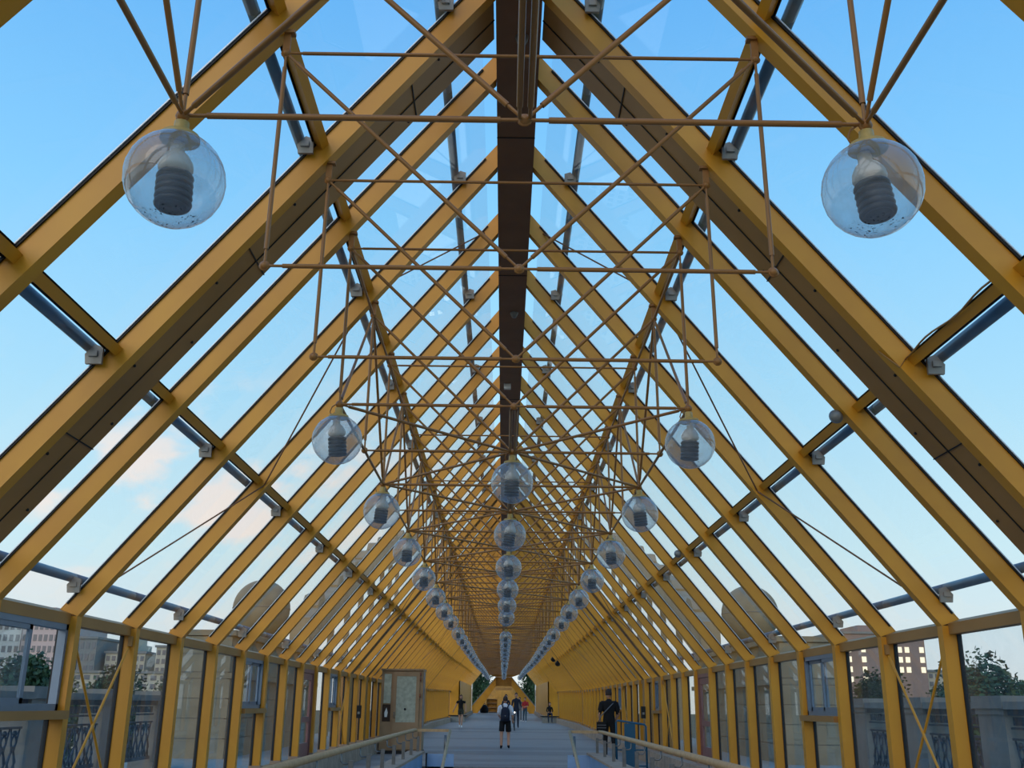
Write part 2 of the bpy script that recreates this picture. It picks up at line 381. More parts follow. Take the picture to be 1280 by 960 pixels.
for s, side in ((-1, 'left'), (1, 'right')):
    root = obj('roof_slope_' + side, None); root['kind'] = 'structure'; CE[s] = root
    root['label'] = 'glazed %s roof slope of ochre rafters' % side
    me = MB().prism_y(mirror(RAF, s), -FW / 2, FW / 2).mesh('rafter', 'paint')
    # gasket on the glass edge and a pale painted reflection line, both flanks
    g = MB(); bd = MB()
    for y0 in (-1, 1):
        ya, yb = sorted((y0 * FW / 2, y0 * (FW / 2 + 0.014)))
        g.prism_y(mirror(raf_poly(DEP - 0.024, DEP - 0.004, 0.02, SL - 0.01), s), ya, yb)
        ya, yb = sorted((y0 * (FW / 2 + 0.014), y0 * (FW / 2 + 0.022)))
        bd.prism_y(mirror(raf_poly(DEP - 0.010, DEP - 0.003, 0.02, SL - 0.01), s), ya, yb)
    gme = g.mesh('gasket', 'gasket'); bme = bd.mesh('glint', 'glint')
    pur = MB().prism_y(mirror(raf_poly(DEP - 0.082, DEP - 0.012, -0.035, 0.035), s), 0, 1).mesh('purlin', 'paint')
    pga = MB().prism_y(mirror(raf_poly(DEP - 0.012, DEP - 0.002, -0.05, 0.05), s), 0, 1).mesh('purlin_gasket', 'gasket')
    evr = MB().prism_y(mirror([(XE + 0.055, ZE + 0.02), (XE + 0.055, ZE - 0.075), (XE + DEP, ZE - 0.075), (XE + DEP, ZE + 0.06)], s), 0, 1).mesh('eave_rail', 'joint')
    px, pz = sp(0, 0)
    pipe = MB().tube([(0, 0, 0), (0, 1, 0)], 0.042, 10).mesh('outer_pipe', 'pipe')
    brk = MB().prism_y(mirror([(0.06 - XE + XE, 0), (0.05, -0.07), (-0.06, -0.07), (-0.06, 0.05), (0.0, 0.07)], s), -0.012, 0.012)
    brk.box(-0.03, 0.03, -0.03, 0.03, -0.02, 0.02)
    brk = brk.mesh('pipe_bracket', 'bracket')
    panes = [MB().prism_y(mirror(raf_poly(DEP - 0.012, DEP - 0.004, a, b), s), 0, 1).mesh('glass_pane', 'glass') for a, b in ((-0.10, S_P - 0.03), (S_P + 0.03, S_Q - 0.03), (S_Q + 0.03, SL))]
    box = MB().prism_y(mirror(raf_poly(0.02, DEP, 0.0, SL), s), 0, 0.50).mesh('joint_box', 'joint')
    boxline = MB()
    boxline.prism_y(mirror(raf_poly(0.012, 0.02, 0.0, SL), s), 0.246, 0.254)
    for q in (1.3, 3.1, 4.9): boxline.prism_y(mirror(raf_poly(0.012, 0.02, q, q + 0.008), s), 0.0, 0.50)
    boxline = boxline.mesh('joint_seam', 'black')
    screw = MB().ball((0, 0, 0), 0.012, 8, 4).mesh('screw', 'black')
    for i in range(IMIN, IMAX + 1):
        y = Y[i]
        r = obj('rafter', me, root, (0, y, dz(y)))
        if i < 30: obj('gasket', gme, r); obj('glint_strip', bme, r)
        if i in JOINTS:
            j = obj('expansion_joint_box', box, root, (0, y + FW / 2 + 0.003, dz(y)))
            obj('seam', boxline, j)
            if i == 2:
                for q in range(14):
                    a = sp(0.3 + q * 0.41, 0.016); obj('screw', screw, j, (s * a[0], 0.05 + 0.38 * (q % 2), a[1]))
    for i, j in bays:
        y0 = Y[i] + FW / 2; y1 = Y[j] - FW / 2
        if i in JOINTS: y0 += 0.51
        ln = y1 - y0; sc = (1, ln, 1); z = dz((y0 + y1) / 2)
        obj('eave_rail', evr, root, (0, y0, z), sc)
        for q in (S_P, S_Q):
            u = sp(q, 0)
            p = obj('purlin', pur, root, (s * (u[0] - XE), y0, u[1] - ZE + z), sc)
            if i < 24: obj('gasket', pga, p)
        if i <= NEARPANE:
            for pm in panes: obj('glass_pane', pm, root, (0, y0, z), sc)
            for q, n in ((0.20, 0.30), (S_P - 0.1, 0.27), (S_Q - 0.08, 0.27), (SL - 0.34, 0.29)):
                u = sp(q, n)
                p = obj('outer_pipe', pipe, root, (s * u[0], Y[i], u[1] + z), (1, Y[j] - Y[i], 1))
                if i % 2 == 1:
                    u2 = sp(q - 0.02, n - 0.09)
                    obj('pipe_bracket', brk, root, (s * u2[0], Y[j] - 0.10, u2[1] + z))
    far = MB().prism_y(mirror(raf_poly(DEP - 0.012, DEP - 0.004, 0.04, SL - 0.06), s), Y[NEARPANE + 1], Y[IMAX]).mesh('far_glazing', 'glass')
    obj('far_glazing', far, root, (0, 0, 0.1))['kind'] = 'stuff'
    rod = MB().tube([(0, 0, 0), (0, 0, 1)], 1.0, 6, False).mesh('rod', 'ridge')
    for b in (4, 14, 24, 39):
        P = []
        for q, i in ((0.06, b), (S_P, b + 1), (S_Q, b), (SL - 0.1, b + 1)):
            u = sp(q, DEP - 0.04 if q != S_P else 0.03); P.append((s * u[0], Y[i] + (0.05 if i == b else -0.05), u[1] + dz(Y[i])))
        for a, c in zip(P, P[1:]): obj('wind_brace', rod, root, mw=bar_matrix(a, c, 0.009))

# loose wire along the right purlin of the nearest bays
wp = []
for k in range(15):
    u = sp(S_P + 0.05 + 0.012 * math.sin(k * 0.8), DEP - 0.10 + 0.006 * math.cos(k * 0.9)); wp.append((u[0], Y[1] + 0.05 + (Y[2] - Y[1] - 0.1) * k / 14, u[1]))
obj('wire', MB().tube(wp, 0.007, 5).mesh('wire', 'joint'), CE[1])
u = sp(S_P + 0.02, -0.006); u2 = sp(S_P + 0.2, -0.006)
obj('wire', MB().tube([wp[-1], (u[0] , Y[2] - 0.06, u[1]), (u2[0], Y[2], u2[1])], 0.007, 5).mesh('wire', 'joint'), CE[1])

# ---------------------------------------------------------------- walls
WIN = {-1: (3, 8, 13, 23), 1: (6, 15, 21)}
DOOR = {-1: 11, 1: 11}
ZS = -0.115                     # window sill height
WALLEND = max(i for i in Y if Y[i] < 75.2)
KB = -1.0                       # kerb top near the camera
def kb(y): return fz(y) + 0.29
for s, side in ((-1, 'left'), (1, 'right')):
    def bx(x0, x1, *r): return MB().box(min(s * x0, s * x1), max(s * x0, s * x1), *r)
    b = MB()
    ys = [-5] + [Y[i] for i in range(IMIN, WALLEND + 1)]
    vs = []
    for y in ys:
        for x, z in ((XE + 0.02, 0), (XE + DEP, 0), (XE + DEP, 0.07), (XE + 0.02, 0.07)): vs.append((s * x, y, kb(y) + z))
    fs = [(0, 1, 2, 3), tuple(4 * (len(ys) - 1) + k for k in (3, 2, 1, 0))] + [(4 * i + k, 4 * (i + 1) + k, 4 * (i + 1) + (k + 1) % 4, 4 * i + (k + 1) % 4) for i in range(len(ys) - 1) for k in range(4)]
    wall = struct('wall_' + side, b.add(vs, fs).mesh('bottom_rail', 'joint'))
    wall['label'] = 'glazed %s wall of ochre posts' % side
    b = MB(); vs = []
    ys = [-14, 8, 24.6, 38, 55, 75.4]
    for y in ys:
        for x, z in ((3.62, fz(y) - 0.3), (4.25, fz(y) - 0.3), (4.25, kb(y)), (3.66, kb(y))): vs.append((s * x, y, z))
    fs = [(0, 1, 2, 3), tuple(4 * (len(ys) - 1) + k for k in (3, 2, 1, 0))] + [(4 * i + k, 4 * (i + 1) + k, 4 * (i + 1) + (k + 1) % 4, 4 * i + (k + 1) % 4) for i in range(len(ys) - 1) for k in range(4)]
    struct('baseboard_' + side, b.add(vs, fs).mesh('kerb', 'conc'))['label'] = 'low pinkish concrete kerb along the %s wall' % side
    post = bx(XE, XE + DEP, -FW / 2, FW / 2, 0, 1).mesh('post', 'paint')
    g = MB()
    for q in (-1, 1):
        ya, yb = sorted((q * FW / 2, q * (FW / 2 + 0.014)))
        g.box(min(s * (XE + DEP - 0.045), s * (XE + DEP - 0.005)), max(s * (XE + DEP - 0.045), s * (XE + DEP - 0.005)), ya, yb, 0.03, 0.99)
    pg = g.mesh('post_gasket', 'gasket')
    foot = bx(XE - 0.02, XE + DEP, -0.09, 0.09, 0, 0.12).mesh('foot', 'conc')
    pane = bx(XE + DEP - 0.03, XE + DEP - 0.022, 0, 1, 0, 1).mesh('pane', 'wallglass')
    sill = bx(XE - 0.05, XE + DEP, 0, 1, -0.035, 0.035).mesh('sill', 'joint')
    for i in range(IMIN, WALLEND + 1):
        y = Y[i]; h = ZE + dz(y) - kb(y)
        p = obj('post', post, wall, (0, y, kb(y)), (1, 1, h))
        if i < 30: obj('gasket', pg, p)
        if i < 24: obj('post_foot', foot, p, (0, 0, 0), (1, 1, 1 / h))
        if i in JOINTS: obj('joint_post', bx(XE + 0.02, XE + 0.25, 0, 0.50, 0, 1).mesh('jp', 'joint'), wall, (0, y + FW / 2 + 0.003, kb(y)), (1, 1, h))
    for i, j in bays:
        if j > WALLEND: break
        if i == DOOR[s]: continue
        y0 = Y[i] + FW / 2; y1 = Y[j] - FW / 2
        if i in JOINTS: y0 += 0.51
        z0 = kb(y0) + 0.07; z1 = ZE - 0.075 + dz(y0)
        if i in WIN[s]: z1 = ZS - 0.035
        obj('glass_pane', pane, wall, (0, y0, z0), (1, y1 - y0, z1 - z0))
    rod = MB().tube([(0, 0, 0), (0, 0, 1)], 1.0, 8, False).mesh('rod', 'paint')
    plate = bx(XE + 0.02, XE + 0.06, -0.05, 0.05, -0.05, 0.05).mesh('plate', 'joint')
    for b in (4, 14, 20, 24):
        ya, yb = Y[b] + 0.05, Y[b + 1] - 0.05
        if b in JOINTS: continue
        x = s * (XE + 0.055)
        for (u, v) in ((ya, yb), (yb, ya)):
            obj('wind_brace', rod, wall, mw=bar_matrix((x, u, ZE - 0.16), (x + s * 0.02 * (1 if u == ya else -1), v, kb(ya) + 0.1), 0.013))
        obj('brace_plate', plate, wall, (0, yb - 0.0, ZE - 0.13)); obj('brace_plate', plate, wall, (0, ya, ZE - 0.13))
    # sliding windows
    for k, i in enumerate(WIN[s]):
        j = i + 1; y0 = Y[i] + FW / 2 + 0.005; y1 = Y[j] - FW / 2 - 0.005; w = y1 - y0
        z0, z1 = ZS + 0.035, ZE - 0.075
        n = (1 if s < 0 else 5) + k
        wn = struct('window_%d' % n, sill.copy()); wn.location = (0, y0, ZS); wn.scale = (1, w, 1)
        wn['label'] = 'aluminium sliding window in the %s glazed wall' % side
        iv = 1.0 / w
        def local(x0, x1, a, b_, c, d): return bx(x0, x1, a * iv, b_ * iv, c, d)
        xa, xb = XE + 0.06, XE + DEP - 0.035
        f = MB(); zz0, zz1 = z0 - ZS, z1 - ZS
        for (a, b_, c, d) in ((0, w, zz0, zz0 + 0.055), (0, w, zz1 - 0.05, zz1), (0, 0.045, zz0, zz1), (w - 0.045, w, zz0, zz1)):
            f.box(min(s * xa, s * xb), max(s * xa, s * xb), a * iv, b_ * iv, c, d)
        fr = obj('window_frame', f.mesh('window_frame', 'alu'), wn)
        for q in range(2):
            a, b_ = ((0.04, w * 0.52), (w * 0.48, w - 0.04))[q] if not (s < 0 and i == 3) else ((0.04, w * 0.52), (0.10, w * 0.58))[q]
            xo = XE + 0.07 + 0.035 * q
            f = MB()
            for (a1, b1, c, d) in ((a, b_, zz0 + 0.05, zz0 + 0.1), (a, b_, zz1 - 0.09, zz1 - 0.05), (a, a + 0.05, zz0 + 0.05, zz1 - 0.05), (b_ - 0.05, b_, zz0 + 0.05, zz1 - 0.05)):
                f.box(min(s * xo, s * (xo + 0.025)), max(s * xo, s * (xo + 0.025)), a1 * iv, b1 * iv, c, d)
            sa = obj('sash', f.mesh('sash', 'alu'), wn)
            obj('pane', bx(xo + 0.009, xo + 0.015, (a + 0.05) * iv, (b_ - 0.05) * iv, zz0 + 0.1, zz1 - 0.09).mesh('pane', 'wallglass'), sa)
    # door
    i = DOOR[s]; y0 = Y[i] + FW / 2 + 0.005; y1 = Y[i + 1] - FW / 2 - 0.005
    z0, z1 = kb(y0) + 0.07, ZE - 0.075
    dn = struct('door_%d' % (1 if s < 0 else 2), bx(XE + 0.06, XE + 0.14, y0, y0 + 0.06, z0, z1).mesh('door_jamb', 'door'))
    dn['label'] = 'reddish brown glazed door in the %s wall' % side
    obj('door_jamb', bx(XE + 0.06, XE + 0.14, y1 - 0.06, y1, z0, z1).mesh('jamb', 'door'), dn)
    obj('door_head', bx(XE + 0.06, XE + 0.14, y0 + 0.06, y1 - 0.06, z1 - 0.07, z1).mesh('head', 'door'), dn)
    f = MB(); a, b_ = y0 + 0.07, y1 - 0.07
    for (u, v, c, d) in ((a, a + 0.12, z0, z1 - 0.08), (b_ - 0.12, b_, z0, z1 - 0.08), (a + 0.12, b_ - 0.12, z0, z0 + 0.25), (a + 0.12, b_ - 0.12, z1 - 0.2, z1 - 0.08), (a + 0.12, b_ - 0.12, -0.35, -0.25)):
        f.box(min(s * (XE + 0.08), s * (XE + 0.12)), max(s * (XE + 0.08), s * (XE + 0.12)), u, v, c, d)
    lf = obj('door_leaf', f.mesh('door_leaf', 'door'), dn)
    obj('pane', bx(XE + 0.096, XE + 0.104, a + 0.12, b_ - 0.12, z0 + 0.25, z1 - 0.2).mesh('pane', 'wallglass'), lf)
    obj('handle', MB().tube([(s * (XE + 0.08), a + 0.06, -0.5), (s * (XE + 0.03), a + 0.06, -0.48), (s * (XE + 0.03), a + 0.06, -0.1), (s * (XE + 0.08), a + 0.06, -0.08)], 0.012, 6).mesh('handle', 'bracket'), lf)
    # narrower far part: opening, return panel, plain panels
    yn = Y_NARROW
    nw = struct('wall_far_' + side, bx(XW, XE + 0.3, yn, yn + 0.15, fz(yn), 1.9).mesh('return_panel', 'paint'))
    nw['label'] = 'plain ochre panel wall where the gallery narrows, %s side' % side
    y = yn
    while y < 105:
        w = 2.2; z0, z1 = fz(y) + 0.3, ZE + (XE - XW) * t + dz(y)
        pp = MB(); poly = [(y, fz(y) + 0.3), (y + w - 0.02, fz(y + w) + 0.3), (y + w - 0.02, ZE + (XE - XW) * t + dz(y + w)), (y, z1)]
        pp.prism_x(poly, min(s * XW, s * (XW + 0.08)), max(s * XW, s * (XW + 0.08)))
        obj('wall_panel', pp.mesh('wall_panel', 'paint'), nw); y += w
    kp = MB(); kp.prism_x([(yn, fz(yn)), (106, fz(106)), (106, fz(106) + 0.3), (yn, fz(yn) + 0.3)], min(s * (XW - 0.2), s * XW), max(s * (XW - 0.2), s * XW))
    obj('kerb', kp.mesh('kerb', 'conc'), nw)
    ep = MB().box(min(s * (XE - 0.02), s * (XE + 0.1)), max(s * (XE - 0.02), s * (XE + 0.1)), Y[WALLEND] + 0.05, Y[WALLEND] + 0.12, fz(75), ZE + dz(75)).mesh('opening_frame', 'alu')
    obj('opening_frame', ep, nw)

# ---------------------------------------------------------------- far end of the gallery
portal = struct('wall_back', None, 'ochre slanted portal frame at the far end of the gallery')
YP = 110.0
leg_out0, leg_out1 = (-3.95, -0.85), (-0.84, 2.76)
for s in (-1, 1):
    pass
    obj('portal_leg', MB().prism_y([(s * 3.95, -0.83), (s * 0.84, 2.76), (s * 0.84, 1.96), (s * 2.75, -0.83)], YP, YP + 1.2).mesh('portal_leg', 'paint'), portal)
    obj('portal_edge', MB().prism_y([(s * 4.05, -0.83), (s * 0.84, 2.87), (s * 0.84, 2.76), (s * 3.95, -0.83)], YP - 0.05, YP + 1.2).mesh('portal_edge', 'bracket'), portal)
    obj('gap_glass', MB().box(min(s * XW, s * (XW + 0.02)), max(s * XW, s * (XW + 0.02)), 106, YP, -0.6, 3.2).mesh('gap_glass', 'wallglass'), portal)
    for yy in (106.2, 108, 109.6):
        obj('mullion', MB().box(min(s * XW, s * (XW + 0.1)), max(s * XW, s * (XW + 0.1)), yy, yy + 0.1, -0.7, 3.2).mesh('mullion', 'bwhite'), portal)
    # upper roof panel bridging to the portal, and the gable over it
    obj('roof_panel', MB().prism_y(mirror(raf_poly(0.0, 0.12, 2.75, SL + 0.3), s), 104.2, YP + 0.4).mesh('roof_panel', 'paint'), portal, (0, 0, 0.43))
    gx, gz = sp(2.75, 0)
    obj('gable_panel', MB().prism_y([(0, 6.2), (s * gx, gz + 0.45), (s * 0.84, 2.87), (0, 2.87)], YP + 0.2, YP + 0.4).mesh('gable_panel', 'wood2'), portal)
    rib = MB().prism_y([(s * 2.85, -0.75), (s * 0.95, 1.98), (s * 1.15, 2.05), (s * 3.05, -0.75)], 0, 0.22).mesh('tunnel_rib', 'wood2')
    for k in range(34): obj('tunnel_rib', rib, portal, (0, YP + 1.4 + k * 1.65, 0.0 + k * 0.008))
slat = MB().box(-1.15, 1.15, 0, 0.2, 2.0, 2.15).mesh('tunnel_slat', 'wood2')
for k in range(34): obj('tunnel_slat', slat, portal, (0, YP + 1.4 + k * 1.65, k * 0.008))
obj('portal_head', MB().prism_y([(-0.84, 2.87), (0.84, 2.87), (0.84, 1.96), (-0.84, 1.96)], YP + 0.6, YP + 1.2).mesh('portal_head', 'wood2'), portal)
obj('tunnel_beam', MB().box(-1.0, 1.0, 124, 124.5, 1.75, 2.05).mesh('tunnel_beam', 'joint'), portal)
obj('end_wall', MB().box(-2.9, 2.9, 168, 168.3, -1, 2.4).mesh('end_wall', 'wood2'), portal)

# ---------------------------------------------------------------- space-frame trusses
ZN, XN = 2.2945, 1.404
ZU, XU = 3.670, 1.392
BR = 0.0135
unit_bar = MB().tube([(0, 0, 0), (0, 0, 1)], 1.0, 8, False).mesh('truss_bar', 'tube')
unit_tip = MB().tube([(0, 0, 0), (0, 0, 1)], [0.62, 0.62], 8, False).mesh('bar_tip', 'tube')
node_me = MB().ball((0, 0, 0), 0.026, 10, 7); node_me.torus((0, 0, 0), 0.024, 0.008, 'y', 10, 5); node_me = node_me.mesh('truss_node', 'tube')
hang_me = MB().box(-0.022, 0.022, -0.008, 0.008, 0.0, 0.15).box(-0.045, 0.045, -0.025, 0.025, 0.13, 0.15).mesh('hanger', 'tube')
ISO = set(); START_OF = {}
for st in STARTS:
    ISO |= {st - 2, st - 1}
    for k in range(0, 13): START_OF[st + k] = k
for k, i in enumerate((0, -1, -2)): START_OF[i] = 12 - k
ordw = ['nearest', 'second', 'third', 'fourth', 'fifth', 'sixth', 'seventh', 'eighth', 'ninth', 'tenth', 'eleventh', 'twelfth']
def nd(i, s): return Vector((s * XN, Y[i], ZN + dz(Y[i])))
def un(i, s): return Vector((s * XU, Y[i], ZU + dz(Y[i])))
frames = [i for i in range(-2, IMAX + 1) if i in ISO or i in START_OF]
for i in frames:
    if i < 0: lab = 'brown tubular truss frame overhead in front of the nearest globe lamps' if i == -1 else 'brown tubular truss frame right above the viewpoint'
    elif i == 0: lab = 'brown tubular truss frame carrying the two nearest large globe lamps'
    elif i == 1: lab = 'brown tubular truss frame without lamps, just behind the nearest globe lamps'
    elif i == 2: lab = 'brown tubular truss frame without lamps, second behind the nearest globe lamps'
    elif i <= 13: lab = 'brown tubular truss frame carrying the %s' % ('%s pair of side globe lamps' % ordw[(i - 3) // 2 + 1] if (i - 3) % 2 == 0 else '%s globe lamp of the centre row' % ordw[(i - 4) // 2])
    else: lab = 'brown tubular truss frame far down the gallery'
    T = thing('truss_frame', lab, 'truss', (0, Y[i], dz(Y[i]) + ZN), None if 0 <= i <= 13 else ('far truss frames' if i > 13 else None))
    o = Vector((0, Y[i], dz(Y[i]) + ZN))
    k = START_OF.get(i)
    bars = []
    c = nd(i, 0)
    for s in (-1, 1):
        bars += [('lower_chord', nd(i, s), c), ('upright', nd(i, s), un(i, s)), ('diagonal', c, un(i, s))]
    if k is None or k % 2 == 0: bars.append(('upper_chord', un(i, -1), un(i, 1)))
    if k is not None and i + 1 in START_OF and START_OF[i + 1] == k + 1:
        for s in (-1, 1):
            bars.append(('lower_runner', nd(i, s), nd(i + 1, s))); bars.append(('upper_runner', un(i, s), un(i + 1, s)))
            bars.append(('plan_diagonal', nd(i, s), nd(i + 1, 0)) if k % 2 == 0 else ('plan_diagonal', nd(i, 0), nd(i + 1, s)))
            bars.append(('sloping_leg', nd(i, s), un(i + 1, s)) if k % 2 == 0 else ('sloping_leg', un(i, s), nd(i + 1, s)))
            bars.append(('centre_runner', c + Vector((s * 0.022, 0, 0)), nd(i + 1, 0) + Vector((s * 0.022, 0, 0))))
    if i <= 20:
        for nm, a, b in bars:
            d = (b - a).normalized(); l = (b - a).length
            bo = obj(nm, unit_bar, T, mw=bar_matrix(a - o + d * 0.10, b - o - d * 0.10, BR if nm != 'upper_chord' else 0.011))
            if i <= 6:
                obj('bar_tip', unit_tip, T, mw=bar_matrix(a - o + d * 0.02, a - o + d * 0.101, BR)); obj('bar_tip', unit_tip, T, mw=bar_matrix(b - o - d * 0.101, b - o - d * 0.02, BR))
            else:
                obj('bar_tip', unit_tip, T, mw=bar_matrix(a - o, a - o + d * 0.101, BR * 1.2)); obj('bar_tip', unit_tip, T, mw=bar_matrix(b - o - d * 0.101, b - o, BR * 1.2))
        for s in (-1, 0, 1): obj('node', node_me, T, nd(i, s) - o)
        for s in (-1, 1): obj('node', node_me, T, un(i, s) - o); obj('hanger', hang_me, T, un(i, s) - o)
    else:
        mb = MB()
        for nm, a, b in bars: mb.tube([a - o, b - o], BR, 5, False)
        obj('bars', mb.mesh('bars', 'tube'), T)

# ---------------------------------------------------------------- globe lamps
GR = 0.199; GD = 0.265
glo = []
for k in range(0, 15):
    a = math.pi * (k / 14 * 0.885); glo.append((GR * math.sin(a), -GR * math.cos(a)))
globe_me = MB().lathe(glo, 32).mesh('glass_globe', 'globe')
globe_lo = MB().lathe([(GR * math.sin(math.pi * k / 8 * .885), -GR * math.cos(math.pi * k / 8 * .885)) for k in range(9)], 18).mesh('glass_globe_far', 'globe')
cap_me = MB().lathe([(0.0, 0.225), (0.032, 0.225), (0.036, 0.205), (0.036, 0.205), (0.038, 0.202), (0.078, 0.198), (0.08, 0.178), (0.074, 0.178), (0.0, 0.178)], 20).mesh('cap', 'cap')
neck_me = MB().lathe([(0.0, 0.265), (0.03, 0.262), (0.033, 0.20), (0.0, 0.20)], 14).mesh('neck', 'cap')
base_me = MB().lathe([(0.0, 0.17), (0.028, 0.17), (0.03, 0.125), (0.05, 0.105), (0.066, 0.075), (0.07, 0.05), (0.064, 0.035), (0.04, 0.022), (0.0, 0.022)], 18).mesh('bulb_base', 'bulbbase')
b = MB()
for k in range(5): b.torus((0, 0, 0.005 - 0.030 * k), 0.060, 0.0145, 'z', 20, 7)
b.lathe([(0.0, 0.02), (0.05, 0.02), (0.054, -0.125), (0.0, -0.13)], 18)
bulb_me = b.mesh('bulb', 'bulb')
b = MB()
for k in range(4): b.torus((0, 0, -0.002 - 0.035 * k), 0.056, 0.018, 'z', 10, 4)
b.lathe([(0.0, 0.02), (0.05, 0.02), (0.054, -0.11), (0.0, -0.118)], 10); bulb_lo = b.mesh('bulb_far', 'bulb')
cable_me = MB().tube([(-0.03, 0, 0.215), (-0.06, 0, 0.20), (-0.075, 0, 0.235), (-0.06, 0, 0.275), (-0.02, 0, 0.30), (0.0, 0, 0.285)], 0.005, 5).mesh('cable', 'tube')
side_idx = [-2, 0]; cen_idx = [-1]
for st in STARTS:
    side_idx += [st + 2 * k for k in range(7) if st + 2 * k <= IMAX]
    cen_idx += [st + 1 + 2 * k for k in range(6) if st + 1 + 2 * k <= IMAX]
def lamp(i, s, lab, grp):
    near = i < 14
    g = thing('globe_lamp', lab, 'lamp', (s * XN, Y[i], ZN + dz(Y[i]) - GD - 0.03), grp, rotz=random.uniform(-1, 1))
    obj('glass_globe', globe_me if near else globe_lo, g)
    obj('cap', cap_me, g)
    if i < 22: obj('neck', neck_me, g)
    tl = random.uniform(-0.12, 0.12)
    o = obj('bulb', bulb_me if near else bulb_lo, g); o.rotation_euler = (tl, random.uniform(-.1, .1), 0)
    if i < 22: obj('bulb_base', base_me, o)
    if i < 6: obj('cable', cable_me, g)
for n, i in enumerate(side_idx):
    for s, sd in ((-1, 'left'), (1, 'right')):
        if i < 0: lab, grp = 'clear glass globe lamp of the %s row hanging beside the viewpoint' % sd, None
        elif n - 1 < 9: lab, grp = 'clear glass globe lamp with dark ribbed bulb, %s of the %s row' % (ordw[n - 1] + (' and largest' if n == 1 else ''), sd), None
        else: lab, grp = 'small distant glass globe lamp at the far end of the %s row' % sd, 'distant lamps of the %s row' % sd
        lamp(i, s, lab, grp)
for n, i in enumerate(cen_idx):
    if i < 0: lab, grp = 'clear glass globe lamp of the centre row hanging above the viewpoint', None
    elif n - 1 < 9: lab, grp = 'clear glass globe lamp with dark ribbed bulb, %s of the centre row' % ordw[n - 1], None
    else: lab, grp = 'small distant glass globe lamp at the far end of the centre row', 'distant lamps of the centre row'
    lamp(i, 0, lab, grp)

# small dome cameras on the right slope
for i, lab in ((3, 'small pale dome camera on the nearer right rafter'), (8, 'small pale dome camera on the farther right rafter')):
    u = sp(S_P + 0.05, -0.055)
    T = thing('dome_camera', lab, 'camera', (u[0], Y[i] + 0.0, u[1]))
    obj('dome', MB().ball((0, 0, 0), 0.05, 14, 8).mesh('dome', 'bracket'), T)
    obj('ring', MB().torus((0, 0, 0), 0.05, 0.008, 'y', 16, 6).mesh('ring', 'alu'), T)
# spotlights far on the right
for x, y, z, lab in ((2.62, 55.5, 2.42, 'upper black spotlight on the right roof slope'), (2.75, 53.5, 2.12, 'lower black spotlight on the right roof slope')):
    T = thing('spotlight', lab, 'spotlight', (x, y, z))
    obj('housing', MB().lathe([(0.0, 0.2), (0.08, 0.2), (0.14, -0.1), (0.13, -0.1), (0.0, -0.06)], 12).mesh('housing', 'black'), T).rotation_euler = (R(60), R(20), 0)
    obj('arm', MB().tube([(0, 0, 0.05), (0.1, 0, 0.2), (0.22, 0, 0.27)], 0.03, 6).mesh('arm', 'black'), T)

# ---------------------------------------------------------------- handrails round the stairwell
def rails(s):
    xr, xs = (-2.12, -1.28) if s < 0 else (2.24, 1.5)
    zt = -0.565
    T = thing('handrail', 'tan handrail on steel posts around the %s side of the stairwell' % ('left' if s < 0 else 'right'), 'handrail', (xr, 24.6, -1.02))
    o = Vector((xr, 24.6, -1.02)); q = lambda *p: Vector(p) - o
    obj('rail', MB().tube([q(xr, 8.4, zt), q(xr, 24.5, zt), q(xr - s * 0.06, 24.62, zt)], 0.04, 12).mesh('rail', 'wood'), T)
    obj('cross_rail', MB().box(-0.5, 0.5, -0.03, 0.03, -0.03, 0.03).mesh('cross_rail', 'wood'), T, q((xr + xs) / 2, 24.62, zt), (abs(xr - xs), 1, 1))
    obj('stair_rail', MB().tube([q(xs, 24.62, zt + 0.005), q(xs + s * -0.02, 21.5, -1.19), q(xs - s * 0.03, 19.5, -1.62), ], 0.035, 10).mesh('stair_rail', 'wood'), T)
    obj('stair_post', MB().tube([q(xs + s * 0.1, 24.55, -1.1), q(xs + s * 0.1, 24.55, -0.66)], 0.03, 8).mesh('stair_post', 'steel'), T)
    obj('stair_post', MB().tube([q(xs, 20.2, -3.3), q(xs, 20.2, -1.55)], 0.03, 8).mesh('stair_post', 'steel'), T)
    pm = MB().box(-0.03, 0.03, -0.03, 0.03, 0, 0.33).mesh('rail_post', 'steel')
    dx = xr - (xr - s * 0.13)
    bm_ = MB().tube([(0, 0, 0.29), (s * 0.10, 0, 0.29), (s * 0.13, 0, 0.32), (s * 0.13, 0, 0.43)], 0.012, 6).mesh('rail_bracket', 'steel')
    y = 24.35
    while y > 8.5:
        p = obj('rail_post', pm, T, q(xr - s * 0.13, y, -1.018)); obj('rail_bracket', bm_, p); y -= 1.78
rails(-1); rails(1)

# blue board in a tube frame behind the right rail
T = thing('blue_board_stand', 'blue board in a tubular frame behind the right handrail', 'stand', (2.75, 23.4, -1.35))
fr = MB().tube([(-0.3, 0, 0), (-0.3, 0, 1.02), (-0.27, 0, 1.06), (0.33, 0, 0.98), (0.36, 0, 0.94), (0.36, 0, 0)], 0.022, 8)
obj('frame', fr.mesh('frame', 'teal'), T)
for z in (0.12, 0.45): obj('crossbar', MB().tube([(-0.3, 0, z), (0.36, 0, z)], 0.015, 6).mesh('crossbar', 'teal'), T)
obj('board', MB().box(-0.12, 0.12, -0.015, 0.015, 0.1, 1.0).mesh('board', 'teal'), T)
for x in (-0.3, 0.36): obj('foot', MB().box(x - 0.03, x + 0.03, -0.2, 0.2, 0, 0.03).mesh('foot', 'teal'), T)

